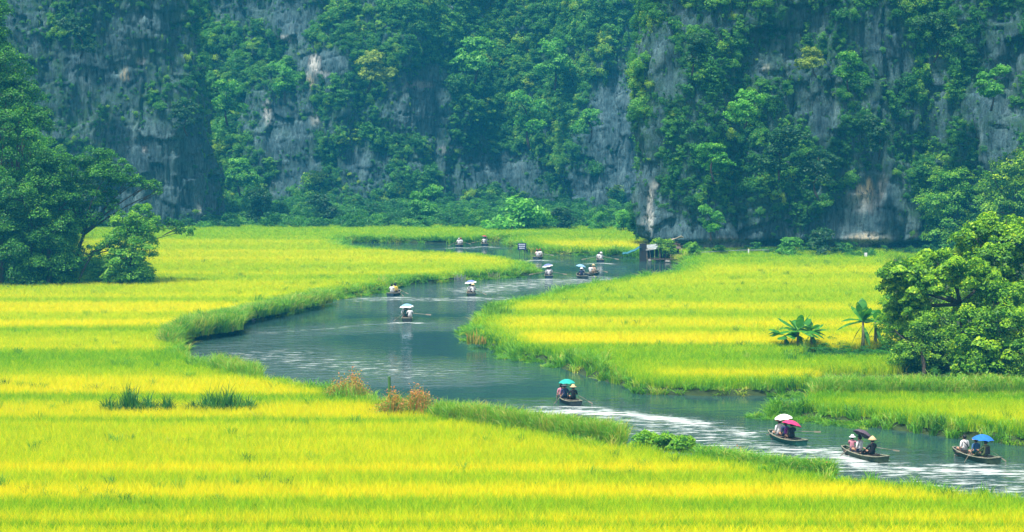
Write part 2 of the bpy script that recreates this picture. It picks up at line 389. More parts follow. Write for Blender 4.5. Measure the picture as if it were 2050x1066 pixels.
# ------------------------------------------------------------------ leaf cloud primitives
def unit(v): return v / (np.linalg.norm(v, axis=-1, keepdims=True) + 1e-9)
def leaf_quads(C, N, size, aspect=.55, r=rng, fold=.12, updir=None):
    n = len(C); N = unit(N)
    T = r.normal(size=(n, 3)) if updir is None else updir + .35 * r.normal(size=(n, 3))
    T = unit(T - (T * N).sum(1, keepdims=True) * N); B = np.cross(N, T)
    s = (np.asarray(size) * np.ones(n))[:, None] * .5
    V = np.stack([C - T * s, C + B * s * aspect - N * s * fold, C + T * s, C - B * s * aspect - N * s * fold], 1)
    return V.reshape(-1, 3), np.arange(4 * n).reshape(n, 4)
def blob_leaves(r, blobs, n, leaf, pad=.28, up=.6, inner=.12, sub=14, flat=.55, tvar=.25):
    """leaf centres, normals, tints for a crown of ellipsoid blobs (cx,cy,cz,rx,ry,rz), gathered into pads"""
    C, N, T = [], [], []
    vol = np.array([(b[3] * b[4] + b[4] * b[5] + b[3] * b[5]) for b in blobs]); vol = vol / vol.sum()
    for b, w in zip(blobs, vol):
        c = np.array(b[:3]); rad = np.array(b[3:6]); nb = int(n * w)
        ns = max(4, int(sub)); d = unit(r.normal(size=(ns, 3)) + np.array([0, 0, .35]))
        pc = c + d * rad * r.uniform(.72, 1.0, (ns, 1)); pt = r.normal(0, 1, ns)
        k = r.integers(0, ns, nb); pr = pad * rad.mean() * r.uniform(.7, 1.35, ns)
        dd = unit(r.normal(size=(nb, 3))) * r.uniform(.25, 1, (nb, 1)) ** .5
        off = dd * pr[k][:, None] * np.array([1.25, 1.25, flat])
        L = pc[k] + off
        # sagging rims, so pads read as drooping sprays
        L[:, 2] -= .35 * (off[:, 0] ** 2 + off[:, 1] ** 2) / (pr[k] + 1e-6)
        nn = unit(d[k] * .5 + dd * .5 + np.array([0, 0, up]) + .55 * r.normal(size=(nb, 3)))
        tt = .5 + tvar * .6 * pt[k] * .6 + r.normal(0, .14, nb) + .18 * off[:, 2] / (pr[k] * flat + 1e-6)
        ni = int(nb * inner)
        if ni:
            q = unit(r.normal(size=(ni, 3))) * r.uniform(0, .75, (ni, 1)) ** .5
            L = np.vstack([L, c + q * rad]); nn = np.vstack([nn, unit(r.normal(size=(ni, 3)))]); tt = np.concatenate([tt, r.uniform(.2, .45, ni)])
        C.append(L); N.append(nn); T.append(tt)
    return np.vstack(C), np.vstack(N), np.clip(np.concatenate(T), 0, 1)
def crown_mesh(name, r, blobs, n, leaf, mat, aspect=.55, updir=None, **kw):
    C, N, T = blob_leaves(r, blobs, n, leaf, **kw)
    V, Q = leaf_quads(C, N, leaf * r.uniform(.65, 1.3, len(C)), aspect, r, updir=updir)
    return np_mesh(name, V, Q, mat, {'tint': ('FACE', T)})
def blades(r, n, rad, h, w, lean=.35, droop=.3, segs=2, hvar=.3):
    """grass blades: n ribbons of segs quads tapering to the tip"""
    a = r.uniform(0, 2 * np.pi, n); rr = rad * np.sqrt(r.uniform(0, 1, n))
    base = np.stack([rr * np.cos(a), rr * np.sin(a), np.zeros(n)], 1)
    az = r.uniform(0, 2 * np.pi, n); L = np.abs(r.normal(lean, lean * .5, n)); H = h * (1 + r.uniform(-hvar, hvar, n))
    dirv = np.stack([np.cos(az), np.sin(az), np.zeros(n)], 1); wa = r.uniform(0, np.pi, n)
    side = np.stack([np.cos(wa), np.sin(wa), np.zeros(n)], 1) * w * .5
    rows = []
    for i in range(segs + 1):
        s = i / segs; ww = (1 - .85 * s ** 1.5)
        p = base + dirv * (L * H * s ** 1.6)[:, None] + np.array([0, 0, 1]) * (H * (s - droop * s ** 3))[:, None]
        rows.append(np.stack([p - side * ww, p + side * ww], 1))
    V = np.stack(rows, 1).reshape(n, -1, 3); k = V.shape[1]
    q = np.array([[2*i, 2*i+1, 2*i+3, 2*i+2] for i in range(segs)])
    Q = (np.arange(n)[:, None, None] * k + q[None]).reshape(-1, 4)
    T = np.repeat(np.clip(r.normal(.5, .22, n), 0, 1), segs)
    return V.reshape(-1, 3), Q, T

# ------------------------------------------------------------------ geometry nodes scatter for uncountable growth
def proto_coll(name, meshes):
    c = bpy.data.collections.new(name)
    for i, me in enumerate(meshes):
        o = bpy.data.objects.new(f'{name}_{i:02d}', me); c.objects.link(o)
    return c
def scatter(name, label, coll, pts, rot, scl, idx, tint):
    me = bpy.data.meshes.new(name); n = len(pts)
    me.vertices.add(n); me.vertices.foreach_set('co', np.asarray(pts, np.float32).ravel())
    for nm, arr in (('rot', rot), ('scl', scl)):
        a = me.attributes.new(nm, 'FLOAT_VECTOR', 'POINT'); a.data.foreach_set('vector', np.asarray(arr, np.float32).ravel())
    a = me.attributes.new('idx', 'INT', 'POINT'); a.data.foreach_set('value', np.asarray(idx, np.int32))
    a = me.attributes.new('itint', 'FLOAT', 'POINT'); a.data.foreach_set('value', np.clip(np.asarray(tint, np.float32), 0, 1))
    ng = bpy.data.node_groups.new(name, 'GeometryNodeTree')
    ng.interface.new_socket('Geometry', in_out='INPUT', socket_type='NodeSocketGeometry')
    ng.interface.new_socket('Geometry', in_out='OUTPUT', socket_type='NodeSocketGeometry')
    N = ng.nodes; gi = N.new('NodeGroupInput'); go = N.new('NodeGroupOutput')
    ip = N.new('GeometryNodeInstanceOnPoints'); ci = N.new('GeometryNodeCollectionInfo'); ci.inputs['Collection'].default_value = coll
    ci.inputs['Separate Children'].default_value = True; ci.inputs['Reset Children'].default_value = True
    def na(nm, ty):
        x = N.new('GeometryNodeInputNamedAttribute'); x.data_type = ty; x.inputs['Name'].default_value = nm
        return [s for s in x.outputs if s.enabled and s.name == 'Attribute'][0]
    e = N.new('FunctionNodeEulerToRotation'); L = ng.links
    L.new(gi.outputs[0], ip.inputs['Points']); L.new(ci.outputs[0], ip.inputs['Instance']); ip.inputs['Pick Instance'].default_value = True
    L.new(na('idx', 'INT'), ip.inputs['Instance Index']); L.new(na('rot', 'FLOAT_VECTOR'), e.inputs[0]); L.new(e.outputs[0], ip.inputs['Rotation'])
    L.new(na('scl', 'FLOAT_VECTOR'), ip.inputs['Scale']); L.new(ip.outputs[0], go.inputs[0])
    o = link(name, me); md = o.modifiers.new('scatter', 'NODES'); md.node_group = ng
    tag(o, label, kind='stuff'); return o
def zrot(n, r=rng, tilt=0.0):
    return np.stack([r.normal(0, tilt, n) if tilt else np.zeros(n), r.normal(0, tilt, n) if tilt else np.zeros(n), r.uniform(0, 2 * np.pi, n)], 1)

# bush prototypes (about 1 m radius, origin near the base/back)
def bush_protos(mat, tag_, leaf=.17, n=900):
    out = []
    for i in range(8):
        r = np.random.default_rng(100 + i)
        if i < 4:      # round bush of several lumps
            bl = [(r.uniform(-.45, .45), r.uniform(-.45, .45), r.uniform(.1, .7), *(r.uniform(.38, .62) * np.array([1, 1, .8]))) for _ in range(6)]
            out.append(crown_mesh(f'{tag_}{i}', r, bl, n, leaf, mat, pad=.5, sub=8, flat=.6))
        elif i < 6:    # layered small tree
            bl = [(r.uniform(-.6, .6), r.uniform(-.5, .5), .2 + .33 * k, r.uniform(.4, .7), r.uniform(.4, .7), .18) for k in range(5)]
            out.append(crown_mesh(f'{tag_}{i}', r, bl, n, leaf, mat, pad=.45, sub=9, flat=.4))
        else:          # hanging curtain of creeper
            bl = [(r.uniform(-.6, .6), r.uniform(-.2, .2), r.uniform(-.9, .4), .28, .22, r.uniform(.5, .8)) for _ in range(6)]
            out.append(crown_mesh(f'{tag_}{i}', r, bl, n, leaf * .85, mat, aspect=.45, pad=.35, sub=12, flat=1.3, up=.2))
    return out
BF = proto_coll('far_bush', bush_protos(M['leaf_far'], 'far_bush', .16, 850))
BM_ = proto_coll('mid_bush', bush_protos(M['leaf_mid'], 'mid_bush', .11, 1800))

# ------------------------------------------------------------------ cliffs
def rock_value(px, py, zones):
    v = np.zeros_like(px)
    for cx, cy_, rx, ry, s in zones:
        d = ((px - cx) / rx) ** 2 + ((py - cy_) / ry) ** 2
        v = np.maximum(v, s * np.exp(-d ** 1.6)) if s > 0 else v + s * np.exp(-d ** 1.6)
    return v
CL = []
def cliff(name, label, foot, H, lean, slope, seed, zones, whites=(), tans=(), undercut=None, step=.26, macro=2.6, zgain=None):
    f = np.array([PD(px, 480, D)[:2] for px, D in foot])
    s = np.concatenate([[0], np.cumsum(np.hypot(*np.diff(f, axis=0).T))]); U = np.arange(0, s[-1], step)
    fx = np.interp(U, s, f[:, 0]); fy = np.interp(U, s, f[:, 1])
    k = np.exp(-np.linspace(-2, 2, 15) ** 2); k /= k.sum()
    fx = np.convolve(np.pad(fx, 7, 'edge'), k, 'valid'); fy = np.convolve(np.pad(fy, 7, 'edge'), k, 'valid')
    tx = np.gradient(fx); ty = np.gradient(fy); L = np.hypot(tx, ty) + 1e-9; nx, ny = ty / L, -tx / L
    zs = np.concatenate([np.arange(-1, H * .72, step), np.arange(H * .72, H, step * 2)])
    u, z = np.meshgrid(U, zs)
    wu = u + 2.2 * fbm(u * .12, z * .12, 3.1, 3, seed); wz = z + 3.0 * fbm(u * .12, z * .12, 9.7, 3, seed)
    d = macro * fbm(u * .05, z * .055, 0, 3, seed) + 1.0 * fbm(u * .16, z * .10, 5, 3, seed)
    d += 1.1 * (1 - np.abs(perlin(wu * .22, z * .035, 1.5, seed)) * 2.2) * .6
    for w, h, a, crk in ((5.2, 7.5, 1.3, .5), (2.1, 3.4, .55, .32), (.95, 2.0, .22, .16)):
        cu = np.floor(wu / w); ju = hsh(cu, 1, seed)
        fu = wu / w - cu; cz = np.floor(wz / h + ju * 5); fz = wz / h + ju * 5 - cz
        d += a * (hsh(cu, cz, seed) - .5) + a * .5 * (hsh(cu, 0, seed + 3) - .5)
        e = np.minimum(np.minimum(fu, 1 - fu) * w, .10 + np.minimum(fz, 1 - fz) * h * 1.6)
        d -= 1.25 * crk * np.exp(-(e / .2) ** 2) * (hsh(cu, cz, seed + 9) > .3)
    d += .14 * fbm(u * 1.3, z * .7, 2, 3, seed) + .42 * (.5 - np.abs(perlin(wu * .75, z * .07, 4.2, seed))) + .22 * (.5 - np.abs(perlin(wu * 1.7, z * .12, 7.2, seed)))
    if undercut is not None:
        for (u0, u1, z0, z1, am) in undercut(U): d -= am * sstep(u, u0, u0 + 2) * (1 - sstep(u, u1 - 2, u1)) * sstep(z, z0 - .3, z0 + .3) * (1 - sstep(z, z1 - .4, z1 + .3))
    Xc = fx[None] + nx[None] * d + lean(z, u / s[-1]); Yc = fy[None] + ny[None] * d + slope * np.maximum(z, 0)
    V = np.stack([Xc, Yc, z], -1)
    px, py = proj(V)
    rk = rock_value(px, py, zones)
    nz = fbm(px * .011, py * .011, seed, 4, seed)
    veg = .66 + 1.0 * nz - rk
    wh = np.zeros_like(px); tn = np.zeros_like(px)
    for cx, cy_, rx, ry, s_ in whites: wh = np.maximum(wh, s_ * np.exp(-(((px - cx) / rx) ** 2 + ((py - cy_) / ry) ** 2) ** 2))
    for cx, cy_, rx, ry, s_ in tans: tn = np.maximum(tn, s_ * np.exp(-(((px - cx) / rx) ** 2 + ((py - cy_) / ry) ** 2) ** 2))
    me = np_mesh(name, V.reshape(-1, 3), grid_faces(len(U), len(zs)), M['rock'],
                 {'white': ('POINT', wh.ravel()), 'tan': ('POINT', tn.ravel()), 'moss': ('POINT', np.clip(veg * 1.3 + .1, 0, 1).ravel())})
    o = link(name, me); tag(o, label, kind='structure')
    nrm = np.stack([np.broadcast_to(nx, u.shape), np.broadcast_to(ny, u.shape), np.zeros_like(u)], -1)
    CL.append(dict(V=V.reshape(-1, 3), veg=veg.ravel(), px=px.ravel(), py=py.ravel(), N=nrm.reshape(-1, 3), seed=seed))
    return CL[-1]

A = cliff('left_cliff', 'grey limestone cliff with joints and scrub, behind the left-hand slope',
    [(-900, 262), (-300, 268), (0, 272), (120, 270), (250, 272), (360, 274), (418, 279), (438, 290), (446, 312)], 50,
    lambda z, t: -.27 * np.maximum(z, 0) * sstep(t, .55, 1), .10, 1,
    [(215, 120, 130, 100, .55), (300, 60, 60, 80, .5), (340, 320, 85, 110, 1.0), (150, 220, 60, 60, .4), (255, 390, 60, 60, .8), (60, 60, 45, 70, .45),
     (265, 235, 40, 55, .6), (400, 400, 45, 40, .7), (400, 190, 40, 60, -.5), (140, 60, 50, 40, -.45)],
    [(281, 122, 8, 8, .9), (397, 420, 6, 9, 1), (290, 300, 5, 6, .8)], [(250, 150, 10, 14, .6)])
B = cliff('back_cliff', 'tall hazy limestone cliff hung with jungle at the end of the valley',
    [(340, 370), (430, 358), (520, 348), (680, 342), (820, 343), (900, 349), (1000, 354), (1120, 348), (1165, 334), (1240, 330), (1310, 330), (1420, 335), (1600, 345)], 58,
    lambda z, t: 0 * z, .20, 2,
    [(480, 25, 60, 30, .7), (590, 30, 60, 40, .75), (655, 130, 50, 34, 1.1), (575, 260, 60, 85, .8), (600, 340, 55, 60, .6), (720, 350, 55, 70, .55), (840, 210, 70, 75, .65),
     (870, 330, 60, 60, .4), (1010, 345, 90, 42, .75), (880, 215, 25, 40, .6), (1235, 290, 75, 150, 1.1), (1180, 370, 45, 60, .7), (1225, 150, 28, 40, .4),
     (430, 200, 50, 150, -.7), (740, 115, 60, 50, -.6), (1060, 140, 150, 130, -.6), (640, 385, 60, 40, -.4), (1230, 395, 20, 20, -.8), (1195, 345, 14, 20, -.4)],
    [(630, 128, 12, 22, 1.0), (645, 150, 14, 8, .5), (535, 225, 8, 24, .8), (570, 78, 20, 7, .9), (632, 238, 10, 14, .7), (617, 160, 10, 16, .8),
     (840, 170, 30, 8, .4), (1300, 240, 10, 30, .8), (905, 300, 26, 10, .5)],
    [(620, 168, 10, 14, .9)])
def under(U): return [(8, 200, -1, 1.6, 1.8), (27, 34, 1.6, 3.2, 2.0)]
C = cliff('right_cliff', 'dark limestone cliff thick with trees and creepers behind the stilt hut',
    [(1330, 290), (1306, 262), (1288, 242), (1290, 233), (1310, 228), (1400, 226), (1560, 227), (1700, 226), (1850, 227), (1980, 222), (2150, 216), (2500, 206), (3000, 200)], 50,
    lambda z, t: .10 * np.maximum(z - 9, 0) * (1 - sstep(t, .1, .5)) - .12 * np.minimum(z, 9) * (1 - sstep(t, .1, .3)), .11, 5,
    [(1325, 130, 45, 90, .8), (1300, 400, 26, 90, 1.2), (1320, 250, 22, 60, .5), (1345, 450, 45, 60, .9), (1450, 480, 90, 32, 1.2), (1370, 40, 30, 50, .5), (1470, 40, 60, 50, .4),
     (1530, 100, 50, 60, .45), (1650, 200, 34, 110, .65), (1770, 90, 50, 70, .7), (1760, 190, 25, 60, .5), (1700, 470, 60, 70, 1.0), (1745, 420, 70, 60, 1.0), (1800, 480, 70, 50, .8),
     (1560, 470, 60, 50, .6), (2010, 110, 50, 80, .6), (1990, 230, 50, 80, .7), (1880, 160, 25, 50, .5), (1610, 60, 50, 60, .5), (1740, 320, 60, 40, .3),
     (1450, 300, 90, 70, -.5), (1400, 110, 50, 50, -.5), (1640, 110, 40, 30, -.5), (1560, 380, 60, 50, -.4)],
    [(1302, 420, 6, 45, 1.3), (1312, 370, 7, 10, .9), (1450, 490, 50, 12, .7), (1765, 372, 7, 22, 1.1), (1730, 400, 30, 26, .5), (1738, 480, 46, 13, .9), (1830, 470, 8, 7, 1.2), (1535, 138, 10, 8, 1), (1440, 492, 40, 12, .6)],
    [(1738, 380, 9, 22, 1.4), (1722, 385, 9, 14, .8), (1730, 478, 30, 10, .8), (1755, 508, 40, 8, .9)], under)

def cliff_growth(cl, n, name, label, smin, smax, thr=.5, coll=BF, tb=.38, small=False, seed=0):
    r = np.random.default_rng(40 + cl['seed'] + seed)
    inview = (cl['px'] > -350) & (cl['px'] < 2400) & (cl['py'] > -350) & (cl['V'][:, 2] > .3)
    w = np.clip((cl['veg'] - thr) * 3, 0, 1) * inview if not small else np.clip(1 - np.abs(cl['veg'] - .35) * 2.2, 0.02, 1) * inview
    k = r.choice(len(w), n, p=w / w.sum())
    p = cl['V'][k] + cl['N'][k] * (.0 if small else .15) + r.normal(0, .1, (n, 3))
    big = fbm(cl['px'][k] * .02, cl['py'][k] * .02, 3, 3, 6)
    sz = r.uniform(0, 1, n) ** 1.8; s = smin + (smax - smin) * sz * np.clip(.75 + big, .3, 1.3)
    idx = r.choice(8, n, p=[.16, .16, .16, .16, .12, .12, .06, .06])
    if small: idx = r.choice(8, n, p=[.14, .14, .14, .14, .02, .02, .2, .2])
    sc3 = np.stack([s * r.uniform(.8, 1.25, n), s * .8, s * r.uniform(.7, 1.15, n)], 1)
    tint = tb + .5 * fbm(cl['px'][k] * .012, cl['py'][k] * .012, 8, 3, 2) + .13 * r.normal(size=n) + .10 * (sz - .3)
    # an odd yellowing tree here and there
    tint[r.random(n) < .012] += .35
    return scatter(name, label, coll, p, zrot(n, r, .12), sc3, idx, tint)
cliff_growth(A, 2600, 'cliff_foliage', 'scrub and creepers clinging to the left-hand grey cliff', .3, 1.2, tb=.5)
cliff_growth(A, 2000, 'cliff_foliage', 'low tufts rooted in the cracks of the left-hand cliff', .25, .7, small=True, tb=.45, seed=1)
cliff_growth(B, 10500, 'cliff_foliage', 'hazy jungle covering the far cliff wall', .4, 2.1, thr=.36, tb=.53)
cliff_growth(B, 3200, 'cliff_foliage', 'small tufts in the cracks of the far cliff', .25, .8, small=True, tb=.45, seed=1)
cliff_growth(C, 9500, 'cliff_foliage', 'dark jungle and creepers covering the right-hand cliff', .25, 1.45, thr=.36, tb=.47)
cliff_growth(C, 3400, 'cliff_foliage', 'small ferns and tufts in the cracks of the right-hand cliff', .2, .65, small=True, tb=.48, seed=1)

# ------------------------------------------------------------------ left-hand wooded slope
def left_slope():
    xs = np.arange(-110, -33, .8); ys = np.arange(176, 262, .8); X, Y = np.meshgrid(xs, ys)
    edge = -41.2 - .235 * (Y - 186)
    t = np.clip((edge - X) / 22, 0, 2.2)
    Z = 33 * (1 - np.exp(-t * 2.5)) * sstep(Y, 183, 193) + 1.2 * fbm(X * .1, Y * .1)
    Z = np.where(t > 0, Z, -.5) - .3
    V = np.stack([X, Y, Z], -1).reshape(-1, 3)
    o = link('hillside', np_mesh('hillside', V, grid_faces(len(xs), len(ys)), M['soil'], smooth=True)); tag(o, 'steep wooded hillside rising at the edge of the paddy', kind='structure')
    r = np.random.default_rng(5); keep = np.where((V[:, 2] > .2) & (V[:, 1] < 261))[0]
    k = r.choice(keep, 3400); p = V[k] + r.normal(0, .5, (len(k), 3)); n = len(k)
    px, py = proj(p); s = .9 + 1.3 * r.uniform(0, 1, n) ** 2
    tint = .45 + .6 * fbm(px * .015, py * .015, 1, 3, 4) + .12 * r.normal(size=n)
    scatter('hillside_foliage', 'dense dark green jungle draped over the steep slope', BM_, p, zrot(n, r, .15), np.stack([s, s, s * r.uniform(.8, 1.6, n)], 1), r.choice(8, n, p=[.1, .1, .1, .1, .1, .1, .2, .2]), tint)
left_slope()

# ------------------------------------------------------------------ trees as things
def limb(mb, p0, p1, r0, r1, r, bend=.12, n=5):
    p0, p1 = Vector(p0), Vector(p1); L = (p1 - p0).length; off = Vector(r.normal(0, bend * L, 3)); off.z = abs(off.z) * .4
    pts = [p0.lerp(p1, i / n) + off * math.sin(math.pi * i / n) for i in range(n + 1)]
    mb.tube(pts, [r0 + (r1 - r0) * i / n for i in range(n + 1)], 6)
def tree(name, label, cat, base, blobs, nleaf0, leaf, mat, seed, trunk_h=.45, trunk_r=.18, group=None, lean=(0, 0), fork=None, aspect=.55, **kw):
    r = np.random.default_rng(seed); t = thing(name, tuple(base), label, cat, group)
    nleaf = int(nleaf0 * 1.5); b0 = np.array(blobs); top = b0[:, 2].max(); cx = b0[:, :2].mean(0)
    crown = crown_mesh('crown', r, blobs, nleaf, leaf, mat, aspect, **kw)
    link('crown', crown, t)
    tb = MB(); fk = fork or (lean[0] + cx[0] * .5, lean[1] + cx[1] * .5, top * trunk_h)
    limb(tb, (0, 0, -.3), fk, trunk_r, trunk_r * .7, r, .05, 6); tb.obj('trunk', M['bark'], t, True)
    for b in blobs:
        m = MB(); e = (b[0], b[1], b[2] - b[5] * .1); limb(m, fk, e, trunk_r * .5, trunk_r * .12, r, .08)
        for _ in range(3):
            d = unit(r.normal(size=3)) * np.array(b[3:6]) * .75; limb(m, Vector(fk).lerp(Vector(e), .75), Vector(e) + Vector(d), trunk_r * .2, .02, r, .1, 3)
        m.obj('branch', M['bark'], t, True)
    return t
def blobs_px(base, Y, lst, dy=0):
    """blobs given in photo pixels at world distance Y -> local metres"""
    out = []
    for px, py, rx, rz, *o in lst:
        c = PD(px, py, Y + (o[0] if o else 0)); k = Y / F
        out.append((c[0] - base[0], c[1] - base[1], c[2] - base[2], rx * k, (o[1] if len(o) > 1 else (rx + rz) / 2 * k), rz * k))
    return out
def tree_px(name, label, cat, bpx, lst, n, leaf, mat, seed, z=LAND, **kw):
    base = P(bpx[0], bpx[1], z); fork = kw.pop('fork_px', None)
    if fork is not None:
        c = PD(fork[0], fork[1], base[1]); kw['fork'] = tuple(c - base)
    return tree(name, label, cat, base, blobs_px(base, base[1], lst), n, leaf, mat, seed, **kw)

# right-hand group
tree_px('spreading_tree', 'large spreading tree with an open dark trunk leaning over the paddy edge', 'tree', (1925, 772),
    [(1815, 540, 52, 26), (1870, 520, 50, 24, 1), (1920, 540, 50, 28, -1.2), (1790, 575, 36, 26, .5), (1850, 570, 50, 24, -1), (1965, 555, 34, 30, 1), (1800, 620, 34, 26, 1), (1830, 610, 30, 22, -.8)],
    17000, .21, M['leaf_tree'], 11, trunk_r=.26, fork_px=(1922, 610), pad=.34, sub=20, flat=.5)
tree_px('tall_tree', 'tallest tree at the right edge, its yellow-green crown rising behind the spreading tree', 'tree', (2000, 755),
    [(1950, 470, 48, 26, 0), (2000, 450, 52, 26, 1), (2050, 480, 50, 34, 0), (1935, 510, 44, 26, 1), (1990, 515, 56, 34, -.5), (2060, 540, 50, 34), (2110, 520, 50, 50), (1985, 565, 50, 36, 1), (2090, 620, 60, 50)],
    20000, .21, M['leaf_tree'], 12, trunk_r=.3, pad=.34, sub=22, flat=.5)
tree_px('rounded_tree', 'rounded leafy tree in front of the tall tree, crown reaching the ground', 'tree', (1975, 778),
    [(1990, 590, 45, 34, 0), (1950, 630, 40, 34), (2010, 650, 50, 44, -1), (1955, 690, 46, 40, -.8), (2020, 710, 50, 40, -1), (1975, 740, 56, 30, -1), (1935, 735, 30, 24, -.6), (2035, 600, 32, 34, .5)],
    19000, .19, M['leaf_tree'], 13, trunk_r=.2, pad=.36, sub=22, flat=.6)
tree_px('edge_tree', 'bright leafy tree cut by the right edge, beside the rounded tree', 'tree', (2080, 790),
    [(2070, 640, 40, 30), (2060, 690, 34, 34), (2095, 700, 45, 50), (2055, 740, 28, 26)], 6000, .15, M['leaf_tree'], 14, trunk_r=.16, pad=.4)
tree_px('small_bush', 'small yellow-green bush under the tree cut by the right edge', 'bush', (2036, 786),
    [(2030, 762, 20, 16), (2045, 770, 16, 14)], 1300, .13, M['leaf_bright'], 15, trunk_r=.05, pad=.5)
tree_px('shady_tree', 'dark shaded understorey tree beneath the spreading tree', 'tree', (1850, 752),
    [(1800, 665, 34, 32, 2), (1845, 660, 46, 40, 2), (1890, 690, 36, 40, 1.5), (1820, 710, 36, 32, 1), (1870, 725, 30, 24, 1), (1780, 640, 22, 40, 2)], 10000, .14, M['leaf_mid'] if False else M['leaf_tree'], 16, trunk_r=.14, pad=.4, tvar=.1)
tree_px('slender_tree', 'slender light green tree on the paddy side of the spreading tree', 'tree', (1785, 705),
    [(1782, 610, 17, 30), (1778, 655, 18, 28), (1790, 560, 14, 24)], 2600, .13, M['leaf_bright'], 17, trunk_r=.07, pad=.45)
tree_px('shady_tree', 'dark tree filling the gap behind the trunk of the spreading tree', 'tree', (1900, 748),
    [(1850, 600, 40, 40, 2), (1900, 640, 46, 46, 2), (1940, 600, 44, 44, 2), (1950, 690, 46, 44, 2), (1835, 700, 40, 36, 1), (1890, 720, 40, 34, 1)], 11000, .17, M['leaf_tree'], 56, trunk_r=.16, pad=.5, tvar=.1)
# middle distance behind them
tree_px('pale_tree', 'pale green tree standing against the dark cliff above the tall tree', 'tree', (1905, 510),
    [(1905, 360, 40, 26), (1870, 400, 30, 28), (1930, 400, 44, 30), (1895, 440, 40, 30), (1950, 450, 40, 30), (1880, 475, 30, 22)], 8000, .26, M['leaf_bright'], 18, trunk_r=.2, pad=.38, sub=16)
tree_px('edge_cliff_tree', 'darker green tree at the right edge under the grey crag', 'tree', (2030, 520),
    [(2030, 325, 40, 26), (1995, 370, 36, 26), (2050, 390, 46, 40), (2000, 420, 40, 36), (2080, 440, 50, 50), (1990, 460, 40, 30)], 9000, .26, M['leaf_tree'], 19, trunk_r=.22, pad=.38, sub=16)
tree_px('hazy_tree', 'faint grey-green tree high behind the pale tree', 'tree', (1890, 512),
    [(1890, 300, 38, 30, 6), (1860, 340, 36, 30, 6), (1925, 330, 36, 34, 6)], 5000, .28, M['leaf_tree'], 20, trunk_r=.2, pad=.4)

# left-hand group
tree_px('round_tree', 'bright yellow-green round tree at the foot of the wooded slope', 'tree', (262, 578),
    [(285, 425, 28, 20), (245, 440, 26, 20), (275, 460, 42, 28, -.5), (235, 480, 26, 26), (290, 500, 34, 30, 0), (250, 520, 36, 30, -.5), (270, 550, 34, 22), (225, 545, 20, 24), (306, 450, 20, 22)],
    13000, .2, M['leaf_bright'], 31, trunk_r=.18, pad=.36, sub=18)
tree_px('arching_tree', 'dark green tree arching out from the slope over the round tree', 'tree', (150, 575),
    [(150, 330, 40, 26), (190, 320, 40, 26), (235, 335, 36, 22), (205, 360, 50, 28, -1), (265, 360, 26, 14), (300, 368, 22, 10), (316, 382, 10, 12), (150, 380, 46, 36), (215, 400, 34, 22), (170, 430, 36, 26), (130, 440, 40, 40, -1)],
    15000, .19, M['leaf_slope'], 32, trunk_r=.22, fork_px=(168, 470), pad=.36, sub=16, tvar=.2)
tree_px('leaning_tree', 'leafy tree leaning right between the slope and the round tree, bare slanting trunk', 'tree', (150, 578),
    [(120, 500, 40, 40), (185, 500, 26, 10), (210, 492, 24, 9), (120, 550, 40, 26), (370, 460, 20, 12, 2), (345, 448, 18, 12, 2)], 5000, .19, M['leaf_slope'], 33, trunk_r=.12, fork_px=(185, 510), pad=.4)
for i, (bx, by, lst, lab) in enumerate([
    (60, 580, [(60, 300, 50, 40), (90, 350, 44, 40), (40, 380, 60, 50), (85, 430, 50, 50), (40, 480, 50, 50)], 'broad dark tree in the middle of the wooded slope, creepers hanging from it'),
    (95, 579, [(100, 330, 46, 34), (130, 400, 34, 40), (120, 460, 44, 40), (60, 470, 50, 50), (70, 540, 60, 40), (130, 530, 34, 36), (20, 540, 60, 40)], 'dense dark tree at the inner side of the wooded slope, foliage down to the field'),
    (0, 579, [(10, 250, 50, 40), (-20, 330, 60, 50), (10, 420, 50, 50), (-10, 500, 50, 50)], 'creeper-hung tree at the left edge, below the top of the slope'),
    (30, 572, [(20, 130, 32, 40), (45, 190, 40, 36), (75, 240, 34, 30), (10, 200, 50, 50)], 'tall tree on the skyline of the wooded slope, above the broad dark tree'),
    (-20, 566, [(-8, 40, 24, 50), (-30, 100, 50, 60), (6, 95, 16, 26)], 'very tall dark tree in the top left corner of the view')]):
    tree_px('slope_tree', lab, 'tree', (bx, by), lst, [14000, 16000, 11000, 9000, 7000][i], .2, M['leaf_slope'], 40 + i, trunk_r=.25, pad=.34, sub=18, group='trees on the left-hand wooded slope', tvar=.25)

# trees that stand out on the cliffs and at their foot: three shared builds, each tree an own object
def proto_tree(seed, mat, leaf, n):
    r = np.random.default_rng(seed)
    bl = [(r.uniform(-.55, .55), r.uniform(-.4, .4), r.uniform(.15, 1.3), *(r.uniform(.32, .5) * np.array([1, .9, .62]))) for _ in range(7)]
    cm = crown_mesh('crown', r, bl, n, leaf, mat, pad=.4, sub=12, flat=.5)
    m = MB(); limb(m, (0, 0, -.4), (.05, 0, .6), .05, .035, r); 
    for b in bl[:5]: limb(m, (.05, 0, .5), b[:3], .025, .01, r)
    return cm, m.mesh('trunk', M['bark'], True)
MT = {'d': leafmat('leaf_dull', [(0, (.006, .04, .02)), (.5, (.02, .10, .03)), (1, (.07, .22, .04))]),
      'g': leafmat('leaf_green', [(0, (.02, .14, .02)), (.5, (.08, .34, .03)), (1, (.24, .56, .04))]),
      'b': leafmat('leaf_fresh', [(0, (.03, .20, .03)), (.5, (.13, .46, .04)), (1, (.32, .68, .07))]),
      'y': leafmat('leaf_yellow', [(0, (.08, .16, .02)), (.5, (.20, .34, .03)), (1, (.42, .50, .04))])}
PT = {k: [proto_tree(60 + i * 7 + j, m, .105, 3600) for j in range(2)] for i, (k, m) in enumerate(MT.items())}
